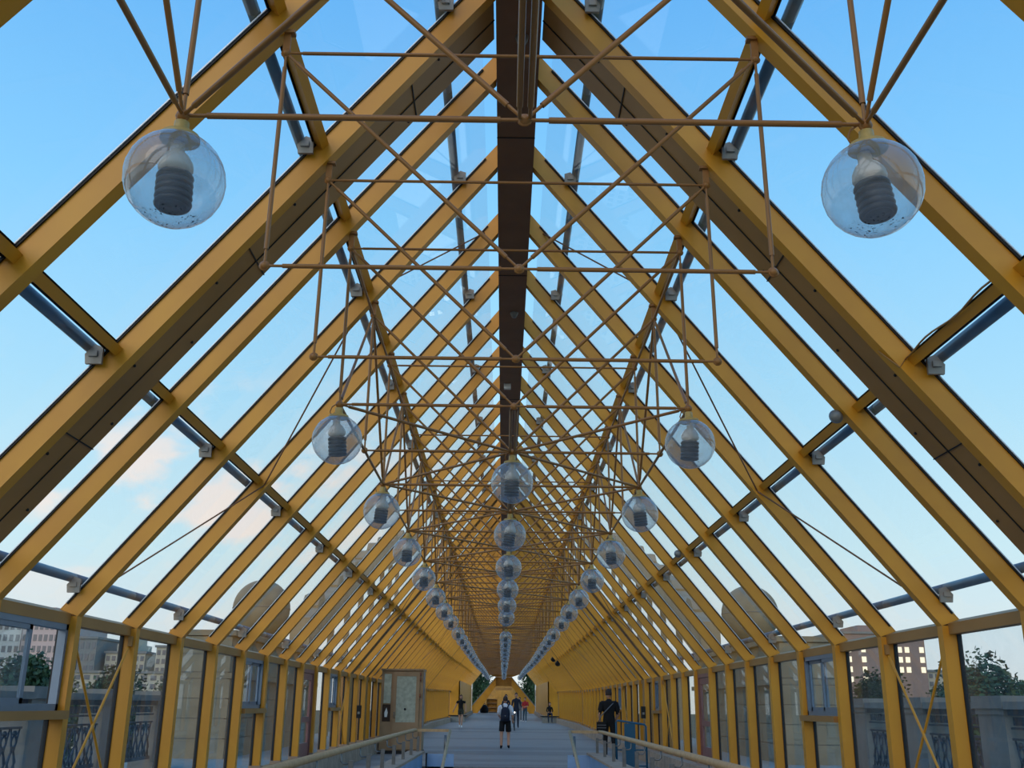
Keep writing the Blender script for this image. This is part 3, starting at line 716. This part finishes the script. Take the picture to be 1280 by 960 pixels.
# ---------------------------------------------------------------- booth on the left
T = thing('cabin_booth', 'tan metal booth with frosted door panel on the left side of the gallery', 'booth', (-3.0, 30.6, -1.35))
W0, W1, D0, D1, HB = -0.62, 0.6, 0.0, 0.95, 2.3
obj('base', MB().box(W0 - 0.06, W1 + 0.02, D0 - 0.04, D1, 0.0, 0.09).mesh('base', 'black'), T)
obj('body', MB().box(W0, W1, D0 + 0.05, D1, 0.09, HB).mesh('body', 'booth'), T)
obj('roof', MB().box(W0 - 0.02, W1 + 0.02, D0 - 0.01, D1 + 0.02, HB, HB + 0.05).mesh('roof', 'booth'), T)
f = MB()
for (a, b_, c, d) in ((-0.26, 0.5, 0.12, 0.86), (-0.26, -0.17, 0.86, 2.26), (0.4, 0.5, 0.86, 2.26), (-0.17, 0.4, 2.14, 2.26)): f.box(a, b_, D0, D0 + 0.05, c, d)
dr = obj('door', f.mesh('door', 'booth'), T)
obj('frosted_panel', MB().box(-0.17, 0.4, D0 + 0.01, D0 + 0.05, 0.86, 2.14).mesh('frosted', 'boothglass'), dr)
obj('handle', MB().tube([(-0.21, -0.01, 0.98), (-0.21, -0.05, 1.0), (-0.21, -0.05, 1.12), (-0.21, -0.01, 1.14)], 0.012, 6).mesh('handle', 'steel'), dr)
obj('dark_spot', MB().lathe([(0.0, 0.0), (0.035, 0.0), (0.035, 0.01), (0, 0.01)], 10).mesh('spot', 'black'), dr, (0.1, D0 + 0.005, 1.22)).rotation_euler = (R(90), 0, 0)
obj('narrow_window', MB().box(-0.54, -0.33, D0 + 0.03, D0 + 0.05, 1.38, 2.2).mesh('narrow_window', 'boothglass'), T)
hb = obj('hatch', MB().box(-0.56, -0.33, D0 + 0.035, D0 + 0.05, 0.88, 1.35).mesh('hatch', mat('dark_brown', (56, 34, 20), 0.6)), T)
obj('white_notice', MB().prism_y([(-0.49, 1.0), (-0.42, 1.0), (-0.40, 1.12), (-0.44, 1.26), (-0.5, 1.12)], D0 + 0.025, D0 + 0.035).mesh('notice', 'white'), hb)
obj('side_strip', MB().box(W1, W1 + 0.012, D0 + 0.08, D0 + 0.3, 0.6, 2.25).mesh('side_strip', 'alu'), T)
for z in (1.55, 2.0, 2.15): obj('hinge', MB().tube([(0.52, -0.01, z), (0.52, -0.01, z + 0.1)], 0.02, 6).mesh('hinge', mat('rust', (150, 84, 56), 0.7)), dr)
# intercom boxes on posts
for x, y, z, lab in ((-3.82, Y[16] - 0.04, -0.35, 'small black call box on a post left of the booth'), (3.82, Y[17] - 0.03, -0.3, 'small black call box on a post behind the blue board')):
    T = thing('call_box', lab, 'call box', (x, y - 0.03, z))
    obj('casing', MB().box(-0.06, 0.06, -0.03, 0.03, 0, 0.32).mesh('casing', 'black'), T); obj('button', MB().box(-0.03, 0.03, -0.04, -0.03, 0.1, 0.16).mesh('button', 'bracket'), T)

# bench blocks by the side openings
for s, sd in ((-1, 'left'), (1, 'right')):
    T = thing('bench', 'grey concrete block bench with dark seat by the %s opening' % sd, 'bench', (s * 3.2, 73.6, fz(73.6)))
    obj('block', MB().box(-0.5, 0.5, -0.6, 0.6, 0, 0.4).mesh('block', 'grey'), T); obj('seat', MB().box(-0.62, 0.62, -0.66, 0.66, 0.4, 0.46).mesh('seat', 'black'), T)
# things far down the gallery
T = thing('display_rack', 'open wooden rack standing at the far end of the passage', 'rack', (-1.25, 113.5, fz(113.5)))
obj('frame', MB().box(-0.6, -0.52, 0, 0.4, 0, 1.4).box(0.52, 0.6, 0, 0.4, 0, 1.4).box(-0.6, 0.6, 0.36, 0.4, 0, 1.4).mesh('frame', 'wood2'), T)
for z in (0.05, 0.5, 0.95, 1.36): obj('shelf', MB().box(-0.52, 0.52, 0, 0.36, z, z + 0.05).mesh('shelf', 'booth'), T)
T = thing('black_bag', 'large black bag on the floor by the far rack', 'bag', (-2.05, 112.0, fz(112)))
obj('sack', MB().lathe([(0, 0), (.4, 0), (.46, .2), (.42, .5), (.3, .72), (.14, .82), (0, .84)], 14).mesh('sack', 'cblack'), T); obj('strap', MB().torus((0.05, 0, 0.82), 0.12, 0.03, 'y', 12, 5).mesh('strap', 'cblack'), T)

# ---------------------------------------------------------------- people
def fingers(mb, w, dirv, side, sc=1.0):
    w = Vector(w); d = Vector(dirv).normalized(); u = Vector((side, 0, 0)); u = (u - d * u.dot(d)).normalized(); v = d.cross(u)
    palm = w + d * 0.045 * sc
    mb.tube([w, w + d * 0.03 * sc, w + d * 0.085 * sc], [0.024 * sc, 0.034 * sc, 0.034 * sc], 8)
    for k, l in enumerate((0.066, 0.075, 0.07, 0.055)):
        b = w + d * 0.082 * sc + v * (k - 1.5) * 0.018 * sc
        mb.tube([b, b + d * l * 0.5 * sc - u * 0.008 * sc, b + d * l * 0.85 * sc - u * 0.03 * sc], [0.0095 * sc, 0.0085 * sc, 0.006 * sc], 6)
    b = w + d * 0.03 * sc - v * 0.028 * sc
    mb.tube([b, b + d * 0.035 * sc - v * 0.02 * sc, b + d * 0.06 * sc - v * 0.02 * sc - u * 0.01 * sc], [0.011 * sc, 0.0095 * sc, 0.007 * sc], 6)
def person(label, loc, Hh, face, J, top, bottom, shoe, hair, sleeve=0.55, short=None, long_hair=False, thick=1.0, skirt=False, cap=None):
    """J overrides joints (for a 1.75 m figure facing +y)."""
    T = thing('person', label, 'person', loc, rotz=face)
    s = Hh / 1.75
    jt = {'pelvis': (0, 0, .95), 'spine': (0, .0, 1.13), 'chest': (0, 0, 1.30), 'nb': (0, -.01, 1.44), 'neck': (0, 0, 1.53),
          'shL': (-.175, -.01, 1.405), 'elL': (-.22, -.03, 1.13), 'wrL': (-.235, .05, .90), 'shR': (.175, -.01, 1.405), 'elR': (.22, -.03, 1.13), 'wrR': (.235, .05, .90),
          'hiL': (-.09, 0, .90), 'knL': (-.10, .02, .50), 'anL': (-.10, -.02, .085), 'toL': (-.115, .13, .035),
          'hiR': (.09, 0, .90), 'knR': (.10, .02, .50), 'anR': (.10, -.02, .085), 'toR': (.115, .13, .035)}
    jt.update(J)
    rad = {'pelvis': .135, 'spine': .125, 'chest': .14, 'nb': .075, 'neck': .052, 'sh': .066, 'el': .043, 'wr': .028, 'hi': .092, 'kn': .06, 'an': .042, 'to': .036}
    names = list(jt); E_ = [('pelvis', 'spine'), ('spine', 'chest'), ('chest', 'nb'), ('nb', 'neck')]
    for q in 'LR': E_ += [('chest', 'sh' + q), ('sh' + q, 'el' + q), ('el' + q, 'wr' + q), ('pelvis', 'hi' + q), ('hi' + q, 'kn' + q), ('kn' + q, 'an' + q), ('an' + q, 'to' + q)]
    P = {n: Vector(p) * s for n, p in jt.items()}
    me = bpy.data.meshes.new('skel'); me.from_pydata([P[n] for n in names], [(names.index(a), names.index(b)) for a, b in E_], [])
    tmp = bpy.data.objects.new('skel', me); C.objects.link(tmp)
    md = tmp.modifiers.new('skin', 'SKIN'); md.use_smooth_shade = True
    if not me.skin_vertices: me.skin_vertices.new() if hasattr(me.skin_vertices, 'new') else None
    sv = me.skin_vertices[0].data
    for k, n in enumerate(names):
        r = rad.get(n, rad.get(n[:2], .05)) * s * thick
        sv[k].radius = (r, r * (0.78 if n in ('chest', 'spine', 'pelvis') else 1)); sv[k].use_root = (n == 'pelvis')
    tmp.modifiers.new('sub', 'SUBSURF').levels = 1
    dg = bpy.context.evaluated_depsgraph_get(); body = bpy.data.meshes.new_from_object(tmp.evaluated_get(dg))
    bpy.data.objects.remove(tmp)
    mb = MB(); mb.v = [tuple(v.co) for v in body.vertices]; mb.f = [tuple(p.vertices) for p in body.polygons]; mb.sm = [True] * len(mb.f)
    nbody = len(mb.f)
    # head with face
    hc = P['neck'] + Vector((0, .018, .115)) * s
    mb.ball(hc, .105 * s, 16, 12, (.76, .9, 1.1)); mb.ball(hc + Vector((0, .03, -.06)) * s, .06 * s, 10, 7, (.85, .9, .8))
    mb.add([hc + Vector(q) * s for q in ((-.012, .09, -.03), (.012, .09, -.03), (0, .118, -.025), (0, .092, .015))], [(0, 1, 2), (1, 3, 2), (3, 0, 2)])
    for q in (-1, 1): mb.ball(hc + Vector((q * .081, -.005, -.005)) * s, .026 * s, 8, 6, (.4, .8, 1.2))
    fingers(mb, P['wrL'], P['wrL'] - P['elL'], -1, s); fingers(mb, P['wrR'], P['wrR'] - P['elR'], 1, s)
    nskin = len(mb.f)
    for q in (-1, 1): mb.ball(hc + Vector((q * .03, .085, .008)) * s, .012 * s, 8, 5)
    mb.tube([hc + Vector((-.022, .085, -.062)) * s, hc + Vector((0, .091, -.064)) * s, hc + Vector((.022, .085, -.062)) * s], .005 * s, 5)
    fm = mb.mesh('body', 'skin')
    for k in (top, bottom, shoe, 'black'): fm.materials.append(M[k])
    def seg(p, a, b):
        d = b - a; tt = max(0, min(1, (p - a).dot(d) / d.length_squared)); return (p - a - d * tt).length, tt
    for k, poly in enumerate(fm.polygons):
        if k >= nbody:
            poly.material_index = 0 if k < nskin else 4; continue
        c = poly.center; best = min(((seg(c, P[a], P[b])[0] - rad.get(a, rad.get(a[:2], .05)) * s * 0.7, a, b, seg(c, P[a], P[b])[1]) for a, b in E_), key=lambda q: q[0])
        _, a, b, tt = best
        mi = 1
        if a == 'nb' and tt > 0.3: mi = 0
        elif a[:2] == 'sh': mi = 1 if tt < sleeve * 1.6 else 0
        elif a[:2] == 'el': mi = 1 if sleeve > 0.9 else 0
        elif a[:2] == 'hi': mi = 2 if short is None or tt < short else 0
        elif a[:2] == 'kn': mi = 2 if short is None else (0 if tt < 0.86 else 3)
        elif a[:2] == 'an': mi = 3
        elif a == 'pelvis' or (a == 'spine' and tt < 0.05): mi = 2 if c.z < P['pelvis'].z + 0.06 * s else 1
        poly.material_index = mi
    obj('body', fm, T)
    hm = MB(); n, m = 16, 9; vs = []; fs = []
    for a in range(m + 1):
        t_ = math.pi * 0.62 * a / m
        for k in range(n):
            an = 2 * math.pi * k / n; front = max(0, math.sin(an))
            tt = t_ * (1 - 0.42 * front)
            vs.append(hc + Vector((.076 * 1.09 * math.sin(tt) * math.cos(an) * 1.05, -.008 + .0945 * 1.08 * math.sin(tt) * math.sin(an), .1155 * 1.09 * math.cos(tt))) * s)
    for a in range(m):
        for k in range(n): fs.append((a * n + k, (a + 1) * n + k, (a + 1) * n + (k + 1) % n, a * n + (k + 1) % n))
    hm.add(vs, fs, True)
    if long_hair: hm.tube([hc + Vector((0, -.06, .05)) * s, hc + Vector((0, -.085, -.06)) * s, hc + Vector((0, -.09, -.22)) * s], [.075 * s, .085 * s, .04 * s], 10)
    obj('hair', hm.mesh('hair', hair), T)
    # shirt hem / shorts as loose cloth over the body
    if short is not None:
        for q in 'LR':
            d = P['kn' + q] - P['hi' + q]; e = P['hi' + q] + d * (short + .06)
            sm = MB().tube([P['hi' + q] + Vector((0, 0, .03)) * s, P['hi' + q] + d * .4, e], [.092 * s * thick, .094 * s * thick, .092 * s * thick], 12, False)
            obj('shorts_leg', sm.mesh('shorts_leg', bottom), T)
    if sleeve < 0.9:
        for q in 'LR':
            d = P['el' + q] - P['sh' + q]
            obj('sleeve', MB().tube([P['sh' + q] - d * 0.05, P['sh' + q] + d * .4, P['sh' + q] + d * (sleeve + 0.12)], [.07 * s * thick, .072 * s * thick, .068 * s * thick], 10, False).mesh('sleeve', top), T)
    return T, P, s
PI = math.pi
BZ = 34.6
person('person in white T-shirt and black shorts walking away with a backpack', (0.02, BZ, fz(BZ)), 1.64, 0.0,
       {'elL': (-.23, .06, 1.14), 'wrL': (-.18, .22, 1.05), 'elR': (.25, .0, 1.14), 'wrR': (.27, .12, .95), 'hiL': (-.1, 0, .9), 'hiR': (.1, 0, .9), 'knL': (-.125, .0, .5), 'anL': (-.125, -.03, .085), 'toL': (-.14, .12, .035), 'knR': (.125, .09, .5), 'anR': (.125, .0, .09), 'toR': (.14, .15, .05)},
       'cwhite', 'cblack', 'black', 'hair', 0.6, 0.72, thick=1.08)
T = thing('backpack', 'navy backpack on the person in white T-shirt', 'backpack', (0.02, BZ - 0.16, fz(BZ) + 0.86))
bp = MB(); n = 14
for z0, z1, w, d in ((0, .1, .13, .07), ):
    pass
bp.lathe([(0.0, 0.0), (0.12, 0.01), (0.145, 0.06), (0.15, 0.22), (0.135, 0.36), (0.09, 0.43), (0.0, 0.45)], 16); bp.v = [(x, y * 0.6, z) for x, y, z in bp.v]
obj('pack', bp.mesh('pack', 'cnavy'), T)
obj('front_pocket', MB().ball((0, -0.075, 0.13), 0.09, 12, 7, (1, 0.45, 1)).mesh('pocket', 'cnavy'), T)
obj('badge', MB().ball((0.0, -0.118, 0.17), 0.018, 8, 5, (1, .4, 1)).mesh('badge', 'bracket'), T)
for q in (-1, 1): obj('strap', MB().tube([(q * 0.06, -0.02, 0.38), (q * 0.10, 0.04, 0.50), (q * 0.12, 0.15, 0.53), (q * 0.12, 0.25, 0.45)], 0.022, 6).mesh('strap', 'cnavy'), T)
MZ = 28.6
person('person in black T-shirt and black trousers walking away by the right handrail', (2.82, MZ, fz(MZ)), 1.80, 0.06,
       {'elL': (-.25, .0, 1.13), 'wrL': (-.22, .16, 1.0), 'elR': (.25, .0, 1.13), 'wrR': (.22, .18, 1.02), 'knL': (-.10, .07, .5), 'anL': (-.10, .02, .085), 'knR': (.11, .0, .5), 'anR': (.11, -.08, .10), 'toR': (.12, .07, .035)},
       'cblack', 'cblack', 'black', 'hair', 0.6, None, thick=1.12)
T = thing('shoulder_bag', 'black striped shoulder bag at the hip of the person in black', 'bag', (2.60, MZ - 0.12, fz(MZ) + 0.72))
obj('pouch', MB().box(-0.13, 0.13, -0.06, 0.06, 0, 0.24).mesh('pouch', 'cblack'), T)
for z in (0.08, 0.15): obj('stripe', MB().box(-0.12, 0.12, -0.064, -0.06, z, z + 0.015).mesh('stripe', 'cgrey'), T)
obj('strap', MB().tube([(-0.08, 0.0, 0.23), (0.0, -0.01, 0.40), (0.22, -0.05, 0.62), (0.35, 0.06, 0.74), (0.36, 0.2, 0.72)], 0.015, 6).mesh('strap', 'cgrey'), T)
GZ = 55.8
person('person in black top and dark shorts walking towards the camera on the left', (-2.28, GZ, fz(GZ)), 1.66, PI,
       {'elL': (-.27, -.02, 1.15), 'wrL': (-.27, .05, .92), 'elR': (.3, -.03, 1.15), 'wrR': (.4, .0, .93), 'knL': (-.07, .12, .5), 'anL': (-.06, .08, .09), 'knR': (.07, -.03, .5), 'anR': (.06, -.14, .12), 'toR': (.07, -.03, .035), 'toL': (-.07, .23, .035)},
       'cblack', 'cgreen', 'white', 'hair', 0.15, 0.45, long_hair=True, thick=0.86)
SZ = 57.0
person('person in dark suit walking towards the camera in mid passage', (0.66, SZ, fz(SZ)), 1.80, PI,
       {'elL': (-.24, .0, 1.13), 'wrL': (-.3, .18, 1.0), 'knL': (-.1, .1, .5), 'anL': (-.1, .08, .085), 'toL': (-.11, .22, .035)}, 'cnavy', 'cnavy', 'black', 'hair', 1.0, None)
person('person in dark jacket walking beside the suited person', (0.12, SZ + 4, fz(SZ + 4)), 1.75, PI, {}, 'cnavy', 'cgrey', 'black', 'hair2', 1.0, None)
RZ = 76
person('person in red top and teal jeans with white shoes mid stride', (1.55, RZ, fz(RZ)), 1.70, PI - 0.4,
       {'knL': (-.12, .14, .5), 'anL': (-.14, .16, .085), 'toL': (-.15, .3, .035), 'knR': (.14, -.05, .5), 'anR': (.2, -.2, .1), 'toR': (.21, -.08, .04), 'elL': (-.25, .06, 1.14), 'wrL': (-.12, .22, 1.1)}, 'cred', 'cteal', 'white', 'hair', 0.8, None)
person('person in grey clothes behind the person in red', (1.2, RZ + 3, fz(RZ + 3)), 1.72, PI, {}, 'cgrey', 'cgrey', 'white', 'hair2', 1.0, None)
# seated on the right bench
person('person in dark clothes sitting on the right concrete bench', (3.2, 73.3, fz(73.3) + 0.1), 1.68, PI,
       {k: (v[0], v[1], v[2] - 0.45) for k, v in {'pelvis': (0, 0, .98), 'spine': (0, -.01, 1.15), 'chest': (0, 0, 1.32), 'nb': (0, .01, 1.46), 'neck': (0, .03, 1.55), 'shL': (-.17, 0, 1.42), 'shR': (.17, 0, 1.42), 'elL': (-.22, .05, 1.15), 'elR': (.22, .05, 1.15), 'wrL': (-.12, .28, 1.1), 'wrR': (.12, .28, 1.1), 'hiL': (-.09, .02, .95), 'hiR': (.09, .02, .95), 'knL': (-.14, .44, .99), 'knR': (.14, .44, .99), 'anL': (-.12, .80, .46), 'anR': (.12, .80, .46), 'toL': (-.12, .93, .40), 'toR': (.12, .93, .40)}.items()},
       'cblack', 'cnavy', 'black', 'hair', 1.0, None, long_hair=True)
# bicycle pushed in mid passage
T = thing('bicycle', 'bicycle with bright head light beside the suited person', 'bicycle', (0.52, 52.0, fz(52.0)))
for y in (0, 1.05):
    w = obj('wheel', MB().torus((0, y, 0.34), 0.33, 0.02, 'x', 24, 6).mesh('wheel', 'black'), T)
    for k in range(8): a = PI * k / 8; obj('spoke', MB().tube([(0, y - .32 * math.cos(a), .34 - .32 * math.sin(a)), (0, y + .32 * math.cos(a), .34 + .32 * math.sin(a))], .004, 4).mesh('spoke', 'bracket'), w)
obj('frame', MB().tube([(0, 0, .34), (0, .12, .85), (0, .62, .32), (0, 1.05, .34), (0, .72, .82), (0, .14, .78)], .018, 6).mesh('frame', 'cgrey'), T)
obj('handlebar', MB().tube([(-.28, .1, .98), (-.1, .1, 1.0), (0, .12, .88), (.1, .1, 1.0), (.28, .1, .98)], .014, 6).mesh('handlebar', 'black'), T)
obj('saddle', MB().ball((0, .72, .9), .1, 10, 6, (.7, 1.3, .4)).mesh('saddle', 'black'), T)
obj('head_light', MB().ball((0, .0, .86), .035, 10, 6).mesh('head_light', 'headlight'), T)

# ---------------------------------------------------------------- outside
ground = struct('ground', MB().box(-700, 700, -300, 1000, -6.3, -6.0).mesh('ground', 'ground'))
for s, sd in ((-1, 'left'), (1, 'right')):
    struct('outer_deck_' + sd, MB().box(min(s * 4.2, s * 8.2), max(s * 4.2, s * 8.2), -14, 120, -1.75, -1.25).mesh('deck', 'grey'))
# balustrades
b = MB()
XB = 7.0
def lattice():
    parts = []
    w = 1.80
    fr = MB().box(-.05, .05, 0, w, 1.02, 1.1).box(-.03, .03, 0, w, .84, .87).box(-.03, .03, 0, w, .70, .73).box(-.04, .04, 0, w, 0.04, 0.1)
    parts.append(('frame', fr.mesh('frame', 'iron'), (0, 0, 0)))
    blk = MB()
    for k in range(12): blk.box(-.02, .02, .03 + k * .148, .11 + k * .148, .89, 1.0)
    parts.append(('pierced_band', blk.mesh('band', 'iron'), (0, 0, 0)))
    loz = MB().tube([(0, 0, 0.1), (0, .12, .26), (0, 0, .45), (0, -.12, .26), (0, 0, .1)], .018, 5).torus((0, 0, .53), .075, .016, 'x', 14, 5).tube([(0, -.14, .1), (0, -.04, .4), (0, -.13, .7)], .014, 5).tube([(0, .14, .1), (0, .04, .4), (0, .13, .7)], .014, 5).ball((0, 0, .64), .04, 8, 5)
    lm = loz.mesh('ornament', 'iron')
    for k in range(6): parts.append(('ornament', lm, (0, .15 + k * .3, 0)))
    return parts
LAT = lattice()
capm = MB().box(-.25, .25, -.46, .46, 1.28, 1.45).box(-.22, .22, -.43, .43, 1.2, 1.28).mesh('pier_cap', 'stone2')
shm = MB().box(-.2, .2, -.4, .4, .15, 1.2).mesh('pier_shaft', 'stone2'); plm = MB().box(-.24, .24, -.44, .44, 0, .15).mesh('pier_plinth', 'stone2')
for s, sd in ((-1, 'left'), (1, 'right')):
    ZB = -1.25; n = 0; y = 20.3 if s > 0 else 21.0
    nm = ['farthest', 'second farthest', 'third farthest', 'fourth farthest', 'fifth farthest', 'sixth farthest', 'seventh farthest', 'eighth farthest']
    while y > 3:
        T = thing('balustrade_pier', 'grey stone balustrade pier outside the %s glass wall, %s from the camera' % (sd, nm[n]), 'pier', (s * XB, y, ZB))
        obj('shaft', shm, T); obj('cap', capm, T); obj('plinth', plm, T)
        T = thing('iron_railing_panel', 'ornate cast iron railing panel outside the %s glass wall, %s from the camera' % (sd, nm[n]), 'railing', (s * (XB - .14), y - 2.28, ZB + .17))
        fr0 = None
        for a, me, l in LAT: obj(a, me, T, l)
        obj('top_rail', MB().box(-.1, .16, 0, 1.80, 1.1, 1.2).mesh('top_rail', 'stone2'), T)
        y -= 2.76; n += 1
# stone piers with balls, and the steel arches beyond
for s, sd in ((-1, 'left'), (1, 'right')):
    T = thing('stone_pier', 'large beige stone block pier outside the %s glass wall' % sd, 'pier', (s * 7.3, 30.5, -1.25))
    y0, y1 = (-5.6, 5.6)
    obj('core', MB().box(-.68, .68, y0 + .02, y1 - .02, 0, 2.7).mesh('core', 'stone2'), T)
    def course(z0, z1, w, off, out):
        y = y0 - off * .5 * w
        while y < y1 - .02:
            a, c = max(y, y0), min(y + w - .025, y1)
            if c - a > .1:
                o = obj('stone_block', MB().box(-.74 - out, .74 + out, a, c, z0, z1 - .02).mesh('stone_block', 'stone'), T)
            y += w
    for k in range(4): course(.0 + k * .45, .45 + k * .45, 1.4, k % 2, 0)
    course(1.8, 1.95, 2.8, 0, .12)
    for k in range(2): course(1.95 + k * .42, 2.37 + k * .42, 1.4, k % 2, -.03)
    obj('cornice', MB().box(-.8, .8, y0 - .05, y1 + .05, 2.79, 2.92).mesh('cornice', 'stone'), T)
    obj('pedestal', MB().lathe([(0, 2.92), (.55, 2.92), (.55, 3.0), (.42, 3.06), (.42, 3.12), (0, 3.12)], 20).mesh('pedestal', 'stone'), T)
    bl = thing('stone_ball', 'large beige stone ball on the pier outside the %s glass wall' % sd, 'ball', (s * 7.3, 30.6, 1.88))
    bl.location = (s * 7.3, 30.6, 1.88)
    obj('ball', MB().ball((0, 0, .80), .84, 28, 18).mesh('ball', 'stone'), bl)
    obj('band', MB().torus((0, 0, .80), .842, .012, 'z', 28, 5).mesh('band', 'stone2'), bl)
    A = thing('bridge_arch', 'beige steel bridge arch rising outside the %s roof slope' % sd, 'arch', (s * 7.3, 36.6, -1.25))
    o = Vector((s * 7.3, 36.6, -1.25))
    def az(y): return 1.0 + .325 * (y - 30.5) - .0016 * (y - 30.5) ** 2
    prof = [36.6 + 1.5 * k for k in range(40)]
    mb = MB(); vs = []
    for y in prof:
        for x, z in ((-.35, az(y) - 1.5), (.35, az(y) - 1.5), (.35, az(y)), (-.35, az(y))): vs.append((x, y - o.y, z - o.z))
    n = len(prof)
    fs = [(0, 1, 2, 3), tuple(4 * (n - 1) + k for k in (3, 2, 1, 0))] + [(4 * i + k, 4 * (i + 1) + k, 4 * (i + 1) + (k + 1) % 4, 4 * i + (k + 1) % 4) for i in range(n - 1) for k in range(4)]
    obj('arch_rib', mb.add(vs, fs).mesh('arch_rib', 'arch'), A)
    gp = MB().prism_x([(-.7, -.4), (.7, 0), (.8, .25), (.35, .5), (-.4, .35), (-.85, -.05)], -.3, .3).mesh('gusset', 'arch')
    hp = MB().box(-.12, .12, -.12, .12, 0, 1).mesh('hanger', 'arch')
    for k in range(8):
        y = 39 + 4.2 * k
        obj('gusset', gp, A, (0, y - o.y, az(y) - .1 - o.z)); obj('hanger', hp, A, (0, y - o.y, 0), (1, 1, az(y) - o.z - 1.2))

# trees
def crown_mesh(seed, mname):
    rn = random.Random(seed); mb = MB()
    for k in range(34):
        a = rn.uniform(0, 2 * PI); h = rn.uniform(0, 1); rr = max(.15, 1 - (h * 1.9 - 0.8) ** 2 * .75) * rn.uniform(.35, 1.0)
        c = Vector((math.cos(a) * rr * 2.3, math.sin(a) * rr * 2.3, 2.4 + h * 5.6)); r = rn.uniform(.6, 1.1)
        for q in range(150):
            u = Vector((rn.gauss(0, 1), rn.gauss(0, 1), rn.gauss(0, 1))).normalized(); p = c + u * r * rn.uniform(.55, 1.1)
            t1 = Vector((rn.gauss(0, 1), rn.gauss(0, 1), rn.gauss(0, 1))).normalized(); t2 = t1.orthogonal().normalized(); z = rn.uniform(.09, .19)
            mb.add([p - t1 * z, p + t2 * z * .6, p + t1 * z, p - t2 * z * .6], [(0, 1, 2, 3)])
    return mb.mesh('crown', mname)
CR = [crown_mesh(1, 'leaf'), crown_mesh(2, 'leaf'), crown_mesh(3, 'leaf2')]
TRK = MB().tube([(0, 0, 0), (.05, 0, 2), (0, .05, 4.5)], [.28, .2, .12], 8).mesh('trunk', 'bark')
rt = random.Random(11)
spots = []
for s in (-1, 1):
    for k in range(18):
        spots.append((s, s * (24 + (k % 3) * 6.5), 26 + k * 4.4 + rt.uniform(-.8, .8), rt.uniform(.95, 1.08)))
for n, (s, x, y, sc) in enumerate(spots):
    sd = 'left' if s < 0 else 'right'
    T = thing('tree', 'leafy green tree in the tree belt beyond the %s balustrade' % sd, 'tree', (x, y, -6.0), 'trees beyond the %s balustrade' % sd)
    T.scale = (sc, sc, sc * (.92 if s < 0 else .98)); T.rotation_euler = (0, 0, rt.uniform(0, 6))
    obj('crown', CR[(n * 7) % 3], T); obj('trunk', TRK, T)
for s, sd in ((-1, 'left'), (1, 'right')):
    for k, (x, y) in enumerate(((4.2, 176), (9.5, 180), (6.4, 188))):
        T = thing('tree', 'tall tree seen through the %s gap by the far portal, %s' % (sd, ('nearest', 'outermost', 'farthest')[k]), 'tree', (s * x, y, -6.0)); T.scale = (1.0, 1.0, 1.75)
        obj('crown', CR[k], T); obj('trunk', TRK, T)
# the tall dark tree by the open window
T = thing('tree', 'tall dark tree seen through the open sliding window on the left', 'tree', (-20.3, 44.5, -6.0)); T.scale = (0.9, 0.9, 0.93)
obj('crown', CR[1], T); obj('trunk', TRK, T)

# buildings
def building(label, x0, x1, y0, y1, z1, m, cols, rows, winm, zw0, zw1, facey=True, roofbits=(), group=None, inv=None, keep=None):
    T = thing('apartment_building', label, 'building', ((x0 + x1) / 2, y0, -6.0)); o = Vector(((x0 + x1) / 2, y0, -6.0))
    obj('wall', MB().box(x0 - o.x, x1 - o.x, 0, y1 - y0, 0, z1 + 6).mesh('wall', m), T)
    for (a, b_, c) in roofbits: obj('roof_block', MB().box(a - o.x, b_ - o.x, 1, (y1 - y0) * .6, z1 + 6, c + 6).mesh('roof_block', m), T)
    obj('roof_edge', MB().box(x0 - o.x - .2, x1 - o.x + .2, -.2, y1 - y0 + .2, z1 + 5.7, z1 + 6.02).mesh('roof_edge', 'broof'), T)
    cw = (x1 - x0) / cols; rh = (zw1 - zw0) / rows
    wm = MB().box(-cw * .3, cw * .3, -.06, .02, -rh * .28, rh * .28).mesh('window', winm)
    pm = MB().box(-cw * .12, cw * .27, -.08, -.06, -rh * .24, rh * .24).mesh('pane', winm)
    for r in range(rows):
        for c in range(cols):
            if keep and not keep(r, c): continue
            obj('window', wm, T, (x0 - o.x + (c + .5) * cw, 0, zw0 + (r + .5) * rh + 6))
    return T
building('pale high-rise slab with rows of windows beyond the open left window', -79, -70.0, 150, 165, 11.4, 'bwhite', 10, 6, 'bwin', 1.5, 11, roofbits=((-75, -72, 12.6),))
building('pinkish high-rise slab with rows of windows beyond the left sliding window', -69.4, -63.3, 149, 165, 11.3, 'bpink', 8, 6, 'bwin', 1.5, 11, roofbits=((-68, -65.5, 13),))
building('grey stepped apartment block beyond the first left pane', -61.4, -58.9, 150, 160, 8.9, 'broof', 3, 4, 'bwin', 2, 8.5)
building('cream apartment block with stepped roof beyond the left wind braces', -58.2, -52.4, 152, 165, 7.0, 'bcream', 7, 4, 'bwin', 1.8, 6.6, roofbits=((-57, -54.2, 8.1), (-56.3, -55, 9.0)))
building('cream apartment block beyond the second left pane', -50.2, -45.6, 150, 165, 7.8, 'bcream', 6, 4, 'bwin', 2.5, 7.4, roofbits=((-49, -47, 8.7),))
building('long low cream house above the trees on the left', -64, -36, 140, 146, 3.9, 'bcream', 22, 2, 'bwin', 1.4, 3.6)
building('brown apartment block with bright reflecting windows on the right', 48.5, 61.2, 150, 165, 10.8, 'brick', 12, 7, 'bglint', 0.6, 10.4, keep=lambda r, c: r in (2, 3, 4, 5) and c in (1, 3, 6, 8, 9, 11) and not (r == 2 and c > 3), roofbits=((52, 57, 11.8),))
building('pale low apartment block right of the brown block', 62.0, 66.5, 152, 162, 5.6, 'bcream', 5, 3, 'bwin', 2, 5.3)
